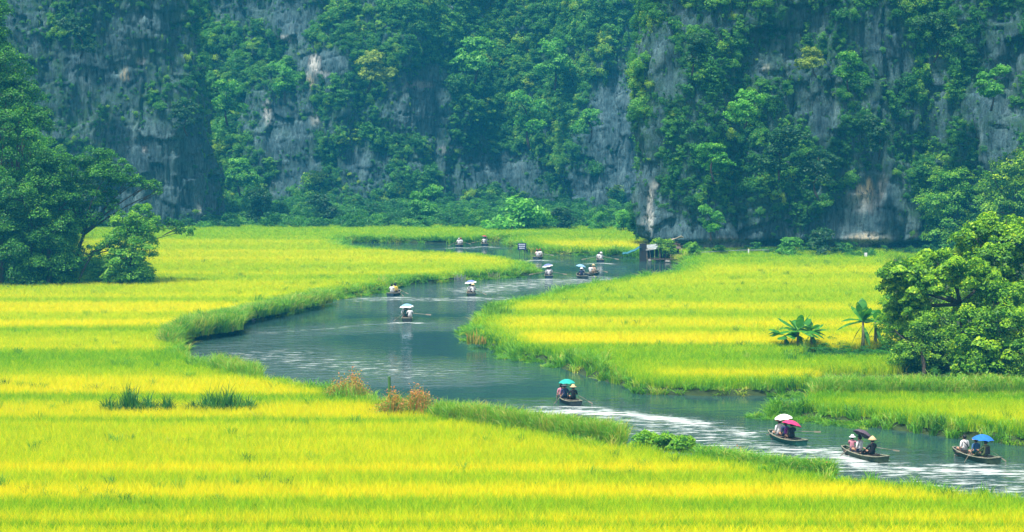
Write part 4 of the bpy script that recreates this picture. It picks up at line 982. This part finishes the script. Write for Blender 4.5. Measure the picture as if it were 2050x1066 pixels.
# small things along the banks
p = P(505, 640, 0); lump('floating_bag', 'white plastic bag caught in the weeds of the river bend', 'bag', (p[0], p[1], .08), (.28, .2, .14), WHITE, 21)
for i, (px, py, lab) in enumerate([(1010, 698, 'dark driftwood at the shore of the right-hand paddy')]):
    p = P(px, py, 0); lump('driftwood', lab, 'driftwood', (p[0], p[1], .08), (.45, .2, .16), DARKW, 22)
p = P(1055, 712, 0)
p = P(921, 566, 0); t = thing('stake_row', tuple(p), 'row of pale stakes standing in the water at the edge of the left paddy', 'stakes')
for i in range(9): MB().tube([(-.5 + i * .12, .1 * (i % 2), -.5), (-.5 + i * .12 + .02 * (i % 3), 0, .55 + .1 * (i % 3))], .035, 5).obj('stake', TIN, t)
p = P(987, 560, 0); t = thing('stake_row', tuple(p), 'thinner pale stakes in the water nearer the tip of the left paddy', 'stakes')
for i in range(6): MB().tube([(-.4 + i * .2, 0, -.5), (-.4 + i * .2, 0, .7 - .1 * (i % 2))], .025, 5).obj('stake', BAMBOO, t)
p = P(780, 762, .9)
t = thing('mossy_post', tuple(P(779, 800, LAND - .35)), 'single mossy post rising behind the wide orange-brown shrub', 'post')
MB().tube([(0, 0, 0), (.02, 0, .9), (0, 0, 1.3)], [.09, .085, .09], 7).obj('post_shaft', pmat('mossy', (.08, .2, .04), .9), t)

# ------------------------------------------------------------------ people
SKIN = pmat('skin', (.45, .25, .16), .6, (.38, .2, .13), 5); HAIR = pmat('hair', (.012, .01, .01), .5)
def cloth(name, c): return pmat(name, c, .85, tuple(x * .75 for x in c), 7)
CLO = {k: cloth('cloth_' + k, c) for k, c in dict(white=(.80, .80, .82), pink=(.62, .25, .33), navy=(.03, .045, .12), black=(.015, .015, .02), green=(.02, .10, .07), purple=(.28, .02, .30),
        blue=(.06, .16, .35), camo=(.10, .14, .05), tan=(.55, .42, .28), red=(.45, .05, .05), grey=(.25, .26, .28), teal=(.03, .22, .24), yellow=(.65, .5, .06), orange=(.7, .22, .05), peach=(.7, .5, .38), mauve=(.10, .07, .10), pinku=(.62, .04, .16), greenu=(.02, .38, .32), blueu=(.02, .16, .62), lblue=(.22, .40, .62), violet=(.16, .20, .42)).items()}
STRAW = pmat('straw', (.62, .48, .26), .8, (.5, .36, .18), 20)
def body_mesh(pose):
    """seated figure, origin on the seat, facing +Y, one skinned surface"""
    J = {}; E = []
    def j(n, x, y, z, r): J[n] = (x, y, z, r)
    j('pelvis', 0, 0, .10, .145); j('waist', 0, .01, .25, .13); j('chest', 0, .03, .42, .155); j('neckb', 0, .03, .54, .085); j('neck', 0, .04, .60, .055)
    j('head', 0, .055, .70, .088); j('crown', 0, .045, .79, .072); j('nose', 0, .155, .69, .018)
    ch = [('pelvis','waist'),('waist','chest'),('chest','neckb'),('neckb','neck'),('neck','head'),('head','crown'),('head','nose')]
    for s, S in ((-1, 'l'), (1, 'r')):
        j('sh' + S, s * .185, .03, .49, .068)
        if pose == 'row': el, wr, ha = (s * .27, .16, .30), (s * .22, .38, .30), (s * .20, .45, .31)
        elif pose == 'hold' and s > 0: el, wr, ha = (.25, .16, .34), (.16, .26, .52), (.14, .27, .58)
        elif pose == 'lean': el, wr, ha = (s * .25, .22, .32), (s * .15, .42, .22), (s * .13, .48, .20)
        else: el, wr, ha = (s * .24, .02, .24), (s * .14, .24, .16), (s * .12, .31, .15)
        j('el' + S, *el, .045); j('wr' + S, *wr, .03); j('ha' + S, *ha, .034)
        j('hip' + S, s * .10, .06, .09, .095); j('kn' + S, s * .13, .46, .14 if pose != 'row' else .2, .062); j('an' + S, s * .12, .52 if pose != 'row' else .72, -.22 if pose != 'row' else -.05, .042); j('toe' + S, s * .12, .66 if pose != 'row' else .84, -.26 if pose != 'row' else .0, .036)
        ch += [('neckb','sh'+S),('sh'+S,'el'+S),('el'+S,'wr'+S),('wr'+S,'ha'+S),('pelvis','hip'+S),('hip'+S,'kn'+S),('kn'+S,'an'+S),('an'+S,'toe'+S)]
        # fingers and thumb, rooted in the palm
        h = Vector(ha); d = (h - Vector(wr)).normalized()
        for q in range(4):
            f0 = h + Vector(((q - 1.5) * .017, 0, 0)) + d * .03; f1 = f0 + d * (.05 + .008 * (q in (1, 2))) + Vector((0, 0, -.025))
            j(f'f{q}{S}', *f1, .009); ch.append(('ha' + S, f'f{q}{S}'))
        th = h + Vector((-s * .045, .01, .01)); j('th' + S, *th, .010); ch.append(('ha' + S, 'th' + S))
    names = list(J); me = bpy.data.meshes.new('body_' + pose)
    me.from_pydata([J[n][:3] for n in names], [(names.index(a), names.index(b)) for a, b in ch], [])
    o = bpy.data.objects.new('tmp', me); col.objects.link(o)
    sk = o.modifiers.new('skin', 'SKIN'); sk.branch_smoothing = .4; sk.use_smooth_shade = True
    ss = o.modifiers.new('sub', 'SUBSURF'); ss.levels = 1; ss.render_levels = 1
    sv = me.skin_vertices[0].data
    for i, n in enumerate(names): sv[i].radius = (J[n][3],) * 2 if n not in ('chest', 'waist', 'pelvis') else (J[n][3] * 1.15, J[n][3] * .85)
    sv[0].use_root = True
    dg = bpy.context.evaluated_depsgraph_get(); out = bpy.data.meshes.new_from_object(o.evaluated_get(dg)); out.name = 'body_' + pose
    bpy.data.objects.remove(o)
    # ears and eyes belong to the same mesh
    import bmesh
    bm = bmesh.new(); bm.from_mesh(out)
    eyes = []
    for (x, y, z, s) in ((-.092, .05, .70, .02), (.092, .05, .70, .02), (-.032, .138, .715, .012), (.032, .138, .715, .012)):
        res = bmesh.ops.create_icosphere(bm, subdivisions=1, radius=s, matrix=Matrix.Translation((x, y, z)))
        if s < .015: eyes += [v.index for v in res['verts']]
    bm.to_mesh(out); bm.free()
    for mname in ('shirt', 'skin', 'trousers', 'hair'): pass
    out.materials.clear()
    for m in (CLO['white'], SKIN, CLO['navy'], HAIR): out.materials.append(m)
    pts = np.array([J[n][:3] for n in names]); cls = {}
    for p in out.polygons:
        c = np.array(p.center); z = c[2]
        i = names[int(np.argmin(((pts - c) ** 2).sum(1)))]
        k = 0
        if i in ('head', 'nose', 'neck', 'crown'): k = 1
        elif i[:2] in ('wr', 'ha', 'th') or (i[0] == 'f' and i[1].isdigit()): k = 1
        elif i[:2] in ('el',) and c[1] > pts[names.index(i)][1] + .02: k = 1
        elif i[:2] == 'to': k = 1
        elif i[:3] == 'hip' or i[:2] in ('kn', 'an') or (i == 'pelvis' and z < .08): k = 2
        if i in ('head',) and abs(abs(c[0]) - .032) < .014 and c[1] > .143 and abs(z - .715) < .012: k = 3
        p.material_index = k
    out.polygons.foreach_set('use_smooth', [True] * len(out.polygons))
    return out
BODY = {p: body_mesh(p) for p in ('row', 'hold', 'sit', 'lean')}
def hair_mesh(long=False):
    m = MB(); pr = [(.0, .115), (.05, .11), (.085, .075), (.102, .02), (.098, -.04), (.07, -.08 if not long else -.16)]
    m.lathe(pr, (0, .03, .71), 14); me = m.mesh('hair', HAIR, True)
    return me
HM = hair_mesh(); HL = hair_mesh(True)
def hat_mesh(kind, mat):
    m = MB()
    if kind == 'cone': m.lathe([(.004, .19), (.10, .11), (.215, .0), (.21, -.008), (.09, .09), (.003, .165)], (0, .045, .755), 18)
    elif kind == 'sun': m.lathe([(.003, .125), (.06, .12), (.098, .085), (.108, .02), (.2, -.015), (.2, -.022), (.1, .0)], (0, .045, .765), 18)
    elif kind == 'cap': m.lathe([(.003, .10), (.06, .09), (.1, .045), (.11, -.02), (.105, -.025)], (0, .045, .75), 16); m.box((0, .17, .74), (.13, .11, .012))
    return m.mesh('hat', mat, True)
HATS = {}
def person(label, loc, rz, pose, shirt, trousers, head, parent=None, s=1.0, extra=None):
    me = BODY[pose]; o = link('person', me, loc=loc, rot=(0, 0, rz)); o.scale = (s, s, s)
    tag(o, label, 'person', 'people in the rowing boats')
    for i, m in ((0, CLO[shirt]), (2, CLO[trousers])):
        o.material_slots[i].link = 'OBJECT'; o.material_slots[i].material = m
    link('hair', HL if head in ('long',) else HM, o)
    hk = {'cone': ('cone', STRAW), 'sun': ('sun', CLO['white']), 'straw': ('sun', STRAW), 'cap': ('cap', CLO['black']), 'redcap': ('cap', CLO['red']), 'whitecap': ('cap', CLO['white']), 'orange': ('sun', CLO['orange'])}.get(head)
    if hk:
        if head not in HATS: HATS[head] = hat_mesh(*hk)
        link('hat', HATS[head], o)
    if extra == 'strap':
        MB().tube([(-.15, -.10, .52), (0, -.165, .36), (.16, -.10, .20)], .022, 5).obj('bag_strap', CLO['black'], o)
    if extra == 'vest':
        MB().box((0, -.115, .33), (.24, .1, .36), taper=.85).obj('backpack', CLO['black'], o)
    if extra == 'pack':
        m = MB(); m.lathe([(.003, -.2), (.11, -.18), (.14, -.05), (.13, .1), (.07, .19), (.003, .2)], (0, -.12, .3), 12, Matrix.Scale(.7, 3, (0, 1, 0))); m.obj('backpack', CLO['purple'], o, True)
    return o
UM = {}
def umb_mesh(c1, c2, rad):
    n = 8; V = []; Fc = []; mi = []; rings = [(0, .0), (.3, .05), (.6, .17), (.82, .31), (1.0, .46)]
    sub = 3; N = n * sub
    for q, (rr, dz) in enumerate(rings):
        for k in range(N):
            th = 2 * math.pi * k / N; fr = (k % sub) / sub; sc = 1 - .10 * math.sin(math.pi * fr) * rr; dr = dz + .0
            V.append((rad * rr * sc * math.cos(th), rad * rr * sc * math.sin(th), -rad * (dz - .05 * math.sin(math.pi * fr) * rr)))
    for q in range(len(rings) - 1):
        for k in range(N): Fc.append((q*N+k, q*N+(k+1)%N, (q+1)*N+(k+1)%N, (q+1)*N+k)); mi.append(1 if q == len(rings) - 2 else 0)
    m = MB(); m.add(V, Fc); me = m.mesh('canopy', None, True); me.materials.append(c1); me.materials.append(c2)
    me.polygons.foreach_set('material_index', mi)
    sh = MB(); sh.tube([(0, 0, .05), (0, 0, -.75)], .010, 6); sh.tube([(0, 0, -.72), (0, 0, -.84), (.03, 0, -.88), (.06, 0, -.84)], .016, 6)
    rb = MB()
    for k in range(n):
        th = 2 * math.pi * k / n; rb.tube([(rad * r_ * math.cos(th), rad * r_ * math.sin(th), -rad * dz - .008) for r_, dz in rings[1:]], .006, 4)
        rb.tube([(0, 0, -.42 * rad - .1), (rad * .55 * math.cos(th), rad * .55 * math.sin(th), -rad * .15 - .01)], .004, 3)
    return me, sh.mesh('shaft', DARKW), rb.mesh('ribs', TIN)
def umbrella(label, top, c1, c2, rad, tx, ty):
    key = (c1, c2, rad)
    if key not in UM: UM[key] = umb_mesh(CLO[c1], CLO[c2], rad)
    cm, sm, rm = UM[key]; t = thing('umbrella', top, label, 'umbrella', 'umbrellas held over the boats'); t.rotation_euler = (ty, tx, .3)
    link('canopy', cm, t); link('shaft', sm, t); link('ribs', rm, t); return t

# ------------------------------------------------------------------ boats
def hull_meshes(L=3.05, W=.43):
    st_ = []; n = 12
    for i in range(n + 1):
        s = i / n                        # 0 stern, 1 bow
        y = (s - .5) * L; w = W * (.70 + .30 * math.sin(math.pi * min(1, s * 1.15 + .12)) if s < .75 else (.70 + .3 * math.sin(math.pi * min(1, .75 * 1.15 + .12))) * (1 - ((s - .75) / .25) ** 1.6 * .55))
        zt = .22 + .08 * abs(2 * s - 1) ** 2.4 + .05 * (s > .5) * (2 * s - 1) ** 3; zb = -.12 + .26 * max(0, (s - .7) / .3) ** 2
        st_.append((y, w, zt, zb))
    V = []; Fc = []
    for y, w, zt, zb in st_:
        V += [(-w, y, zt), (-w * .86, y, (zt + zb) * .45), (-w * .6, y, zb), (w * .6, y, zb), (w * .86, y, (zt + zb) * .45), (w, y, zt)]
    for i in range(n):
        for k in range(5): a = i * 6 + k; Fc.append((a, a + 6, a + 7, a + 1))
    Fc.append((0, 1, 2, 3, 4, 5)); e = n * 6; Fc.append((e + 5, e + 4, e + 3, e + 2, e + 1, e))
    hull = MB(); hull.add(V, Fc)
    g = MB()
    for sx in (-1, 1): g.tube([(sx * w, y, zt) for y, w, zt, zb in st_], .026, 5)
    y, w, zt, zb = st_[0]; g.tube([(-w, y, zt), (w, y, zt)], .026, 5); y, w, zt, zb = st_[-1]; g.tube([(-w, y, zt), (w, y, zt)], .026, 5)
    fl = MB(); fl.box((0, -.1, .02), (W * 1.15, L * .78, .03))
    th = MB(); th.box((0, 0, .22), (W * 1.7, .24, .035)); return hull.mesh('hull'), g.mesh('gunwale', None, True), fl.mesh('floor'), th.mesh('seat')
HMS = hull_meshes()
OARS = MB(); OARS.tube([(0, 0, 0), (1.75, 0, 0)], .022, 6); OAR_SH = OARS.mesh('shaft', BAMBOO, True)
ob = MB(); ob.box((2.05, 0, 0), (.62, .018, .13)); OAR_BL = ob.mesh('blade', BAMBOO)
def oar(label, p0, p1):
    p0, p1 = Vector(p0), Vector(p1); d = p1 - p0
    t = thing('oar', tuple(p0), label, 'oar', 'oars of the rowing boats'); s = d.length / 2.36
    t.rotation_euler = d.to_track_quat('X', 'Z').to_euler(); t.scale = (s, s, s)
    link('shaft', OAR_SH, t); link('blade', OAR_BL, t)
HC = {k: pmat('hull_' + k, c, .6, c2, 4) for k, (c, c2) in dict(green=((.02, .13, .09), (.012, .06, .05)), dark=((.03, .05, .05), (.015, .02, .025)), olive=((.06, .10, .05), (.02, .035, .02)), blue=((.02, .05, .08), (.01, .02, .03))).items()}
GW = pmat('gunwale_wood', (.30, .30, .22), .7, (.14, .15, .1), 10)
# (px, waterline py, heading deg to the left, hull, short name, people, umbrellas, oars)
# person: (t along boat, side, facing offset, pose, shirt, trousers, head, scale, description, extra)
# umbrella: (t, side, height, colour1, colour2, radius, tilt x, tilt y, description)
# oar: (side, t, outward, drop)
B_ = [
 (1951, 930, 24, 'olive', 'boat under the blue umbrella nearest the right edge',
  [(.55, 0, 0, 'sit', 'white', 'grey', 'none', 1, 'person in a white shirt with a black bag strap across the back', 'strap'),
   (.02, .05, 0, 'sit', 'blue', 'green', 'straw', .95, 'person in a blue shirt and pale brimmed hat sitting between two others', None),
   (-.5, .0, 0, 'row', 'camo', 'camo', 'none', 1, 'rower in a camouflage jacket with a dark pack under the deep blue umbrella', 'vest')],
  [(-.35, .05, 1.52, 'blueu', 'blueu', .62, .05, .0, 'deep blue umbrella over the boat nearest the right edge')], [(-1, -.3, .85, .55), (1, -.62, .75, .55)]),
 (1728, 927, 27, 'olive', 'boat with the black umbrella and conical hat',
  [(.62, 0, -.9, 'lean', 'pink', 'mauve', 'sun', .86, 'child in a pink top and pale sun hat at the bow', None),
   (.2, 0, .2, 'hold', 'white', 'navy', 'cap', 1, 'person in a white shirt and black cap amidships holding the black umbrella', None),
   (-.42, 0, 0, 'row', 'black', 'black', 'cone', 1, 'rower in black with a straw conical hat, behind the black umbrella', None)],
  [(.05, .12, 1.55, 'mauve', 'mauve', .62, .52, -.1, 'black umbrella tilted over the person in white')], [(-1, .1, 1.15, .35), (1, -.5, 1.25, .2)]),
 (1573, 894, 22, 'green', 'green boat with the pink umbrella',
  [(.4, -.05, 0, 'sit', 'white', 'white', 'orange', 1, 'person in white with an orange brimmed hat under the white umbrella', None),
   (.12, .05, 0, 'sit', 'navy', 'navy', 'long', .95, 'person in dark clothes wearing a magenta pack, between white and pink umbrellas', 'pack'),
   (-.35, .0, 0, 'hold', 'black', 'black', 'none', 1, 'rower in black half hidden below the pink umbrella', None)],
  [(.3, .1, 1.58, 'white', 'white', .55, -.1, 0, 'white umbrella beside the pink one'), (-.3, .1, 1.38, 'pinku', 'pinku', .62, .3, -.1, 'deep pink umbrella over the green boat')], [(-1, -.1, 1.1, .1), (1, -.4, 1.4, .05)]),
 (1138, 814, 15, 'dark', 'boat under the green umbrella',
  [(.1, -.22, 0, 'sit', 'navy', 'navy', 'sun', 1, 'person in navy with a wide white hat under the green umbrella', None),
   (.4, -.3, 0, 'hold', 'pink', 'grey', 'none', .95, 'person in pink mostly hidden behind the white hat under the green umbrella', None),
   (-.35, .12, 0, 'row', 'black', 'black', 'straw', 1, 'rower in dark clothes and straw hat under the green umbrella', None)],
  [(.1, -.05, 1.6, 'greenu', 'greenu', .56, .0, 0, 'sea green umbrella over the boat beside the near bank')], [(-1, -.2, .8, .55), (1, -.4, 1.0, .55)]),
 (815, 645, 3, 'dark', 'boat under the blue umbrella with white rim',
  [(.0, -.05, 0, 'hold', 'green', 'black', 'straw', 1, 'person in a dark green vest and straw hat under the white rimmed blue umbrella', None),
   (-.2, .27, 0, 'row', 'white', 'white', 'whitecap', 1, 'rower in a white shirt and cap beside the straw hat', None),
   (.4, -.25, 0, 'sit', 'white', 'grey', 'none', .95, 'person in white behind the straw hat under the white rimmed blue umbrella', None)],
  [(.1, -.05, 1.55, 'lblue', 'white', .68, -.08, 0, 'sky blue umbrella with a white rim over the boat in the river bend')], [(-1, -.3, .9, .6), (1, -.3, 1.8, .1)]),
 (943, 594, 4, 'dark', 'boat with the violet umbrella',
  [(.0, -.1, 0, 'hold', 'white', 'peach', 'none', 1, 'person in white under the violet umbrella', None),
   (.3, .2, 0, 'sit', 'peach', 'peach', 'none', .95, 'person in a peach top under the violet umbrella', None),
   (-.3, .18, 0, 'row', 'white', 'black', 'straw', 1, 'rower in white with a straw hat beneath the violet umbrella', None)],
  [(.1, -.05, 1.62, 'violet', 'white', .66, -.12, 0, 'violet umbrella with a pale rim over a boat near the left bank')], [(1, -.3, 1.2, .5)]),
 (790, 594, -12, 'blue', 'boat without umbrella by the left bank',
  [(.35, -.15, 0, 'sit', 'peach', 'grey', 'none', 1, 'dark haired person in a peach top in the umbrella-less boat by the left bank', None),
   (.0, .1, 0, 'sit', 'yellow', 'black', 'cap', 1, 'person in a yellow vest and black cap in the boat by the left bank', None),
   (-.35, -.12, 0, 'row', 'white', 'white', 'none', 1, 'rower in white in the umbrella-less boat by the left bank', None)],
  [], [(1, -.1, 1.2, .4), (1, -.45, .9, .6)]),
 (1098, 558, 3, 'blue', 'boat with the navy and white umbrella',
  [(.0, -.1, 0, 'hold', 'white', 'blue', 'cap', 1, 'person in white with a black cap under the navy and white umbrella', None),
   (.1, .2, 0, 'sit', 'white', 'grey', 'none', 1, 'person in white sitting right of the black cap under the navy and white umbrella', None),
   (-.35, .0, 0, 'row', 'white', 'navy', 'none', .95, 'rower in white at the stern below the navy and white umbrella', None)],
  [(.1, -.12, 1.62, 'violet', 'white', .66, -.18, 0, 'navy blue umbrella with a white rim over the mid-river boat')], [(-1, -.2, 1.9, .25), (1, -.2, 1.7, .25)]),
 (1164, 559, 12, 'dark', 'boat with the pale blue umbrella',
  [(-.35, -.15, 0, 'row', 'navy', 'navy', 'sun', 1, 'rower in navy with a white hat below the pale blue umbrella', None),
   (.0, .15, 0, 'hold', 'white', 'grey', 'none', 1, 'person in white beside the rower in navy', None),
   (.35, .2, 0, 'sit', 'tan', 'tan', 'none', 1, 'person in a tan top behind the person in white, below the pale blue umbrella', None)],
  [(.1, .0, 1.62, 'lblue', 'lblue', .62, .15, 0, 'pale blue umbrella over the crowded mid-river boat')], [(1, -.2, 1.3, .45)]),
 (1186, 553, -25, 'blue', 'boat half hidden behind the pale blue umbrella',
  [(.2, .0, 0, 'sit', 'peach', 'tan', 'straw', 1, 'person in a peach top and straw hat in the half hidden boat', None),
   (-.3, .0, 0, 'row', 'white', 'tan', 'none', 1, 'rower in white in the half hidden boat', None)], [], [(1, -.1, 1.7, .2)]),
 (1201, 526, 3, 'blue', 'boat with both oars spread, near the stilt hut',
  [(.1, -.12, 0, 'sit', 'white', 'grey', 'none', 1, 'passenger in white in the boat near the stilt hut', None),
   (-.3, .1, 0, 'row', 'white', 'white', 'sun', 1, 'rower in white hat with oars spread near the stilt hut', None)], [], [(-1, -.2, 2.0, .3), (1, -.2, 2.0, .3)]),
 (1078, 520, -12, 'blue', 'boat with red headgear beside the blue sign',
  [(.3, .12, 0, 'sit', 'white', 'tan', 'redcap', 1, 'person in white with a red cap beside the blue sign', None),
   (-.05, -.15, 0, 'sit', 'peach', 'black', 'redcap', 1, 'person in peach with a red cap beside the blue sign', None),
   (-.4, .05, 0, 'row', 'white', 'white', 'none', 1, 'bareheaded rower in white beside the blue sign', None)], [], [(1, -.1, 1.7, .15)]),
 (970, 493, 6, 'blue', 'boat with the small brown umbrella by the far bank',
  [(.1, .2, 0, 'hold', 'white', 'white', 'none', 1, 'person in white under the small brown umbrella by the far bank', None),
   (-.25, -.12, 0, 'row', 'white', 'black', 'none', 1, 'rower in white and black under the small brown umbrella', None)],
  [(.0, .0, 1.5, 'red', 'mauve', .45, .1, 0, 'small brownish umbrella over the boat by the far bank')], [(-1, -.2, 1.5, .2), (1, -.2, .8, .3)]),
 (920, 495, -5, 'blue', 'boat with raised oars farthest up the river',
  [(.2, -.15, 0, 'sit', 'white', 'violet', 'none', 1, 'passenger in white in the boat farthest up the river', None),
   (.0, .2, 0, 'sit', 'white', 'mauve', 'redcap', 1, 'passenger in white with a red cap in the boat farthest up the river', None),
   (-.4, .0, 0, 'row', 'white', 'white', 'whitecap', 1, 'rower in white between two spread oars, farthest up the river', None)], [], [(-1, -.2, 1.2, .5), (1, -.2, 1.3, .25)]),
]
WAKES = []
BL_ = 3.05
for bi, (px, py, hd, hc, nm, ppl, ums, oars_) in enumerate(B_):
    c = P(px, py - 2, 0); h = R(hd); D = Vector((-math.sin(h), math.cos(h), 0)); S = Vector((math.cos(h), math.sin(h), 0)); c = Vector(P(px, py, 0)); _y = c.y + math.cos(h) * BL_ / 2; c = Vector((c.x / c.y * _y, _y, 0))
    t = thing('rowing_boat', tuple(c), nm.replace('boat', {'green': 'green wooden rowing boat', 'dark': 'dark wooden rowing boat', 'olive': 'olive wooden rowing boat', 'blue': 'dark blue rowing boat'}[hc], 1) if 'green boat' not in nm else 'green wooden rowing boat with the pink umbrella', 'boat', 'rowing boats on the river', rz=h)
    for me, mat, n_ in zip(HMS, (HC[hc], GW, WOOD, WOOD), ('hull', 'gunwale', 'floor', 'seat')):
        if n_ == 'seat':
            for tt in sorted({p[0] for p in ppl}):
                o = link('seat', me, t, loc=(0, tt * BL_ / 2, 0)); o.data = me
                if not me.materials: me.materials.append(WOOD)
        else:
            o = link(n_, me, t)
            if not me.materials: me.materials.append(mat)
            o.material_slots[0].link = 'OBJECT'; o.material_slots[0].material = mat
    WAKES.append(((px, py), 1.5 if py < 700 else 2.0, .95 if py < 700 else .9))
    for (tt, sd_, fo, pose, sh, tr, hd_, s, desc, ex) in ppl:
        p = c + D * (tt * BL_ / 2 - .08) + S * (sd_ * .85) + Vector((0, 0, .235)); person(desc, tuple(p), h + fo, pose, sh, tr, hd_, s=s * .97, extra=ex)
    for (tt, sd_, z, c1, c2, rad, tx, ty, desc) in ums:
        p = c + D * (tt * BL_ / 2) + S * sd_ + Vector((0, 0, (z - .10) * .87)); umbrella(desc, tuple(p), c1, c2, rad * .86, tx, ty)
    cnt = {}
    for q, (sg, tt, out, drop) in enumerate(oars_):
        p0 = c + D * (tt * BL_ / 2 + .25) + S * (sg * .3) + Vector((0, 0, .55)); p1 = c + D * (tt * BL_ / 2 - .15) + S * (sg * (.3 + out * .87)) + Vector((0, 0, .55 - drop))
        both = [o_[0] for o_ in oars_]
        side = '' if len(oars_) == 1 else (('nearer' if q else 'farther') if both[0] == both[1] else ('left' if sg < 0 else 'right'))
        oar(f'{side + " " if side else ""}wooden oar of the {nm}', p0, p1)
water()

# ------------------------------------------------------------------ air
hz = MB().box((0, 150, 26.5), (420, 340, 57)).obj('haze', None); tag(hz, 'pale blue valley haze', kind='stuff')
m = bpy.data.materials.new('haze'); m.use_nodes = True; nt = m.node_tree; nt.nodes.clear()
v = nt.nodes.new('ShaderNodeVolumePrincipled'); v.inputs['Density'].default_value = HAZE_D; v.inputs['Color'].default_value = HAZE_C; v.inputs['Anisotropy'].default_value = 0.0
o = nt.nodes.new('ShaderNodeOutputMaterial'); nt.links.new(v.outputs[0], o.inputs['Volume']); hz.data.materials.append(m)
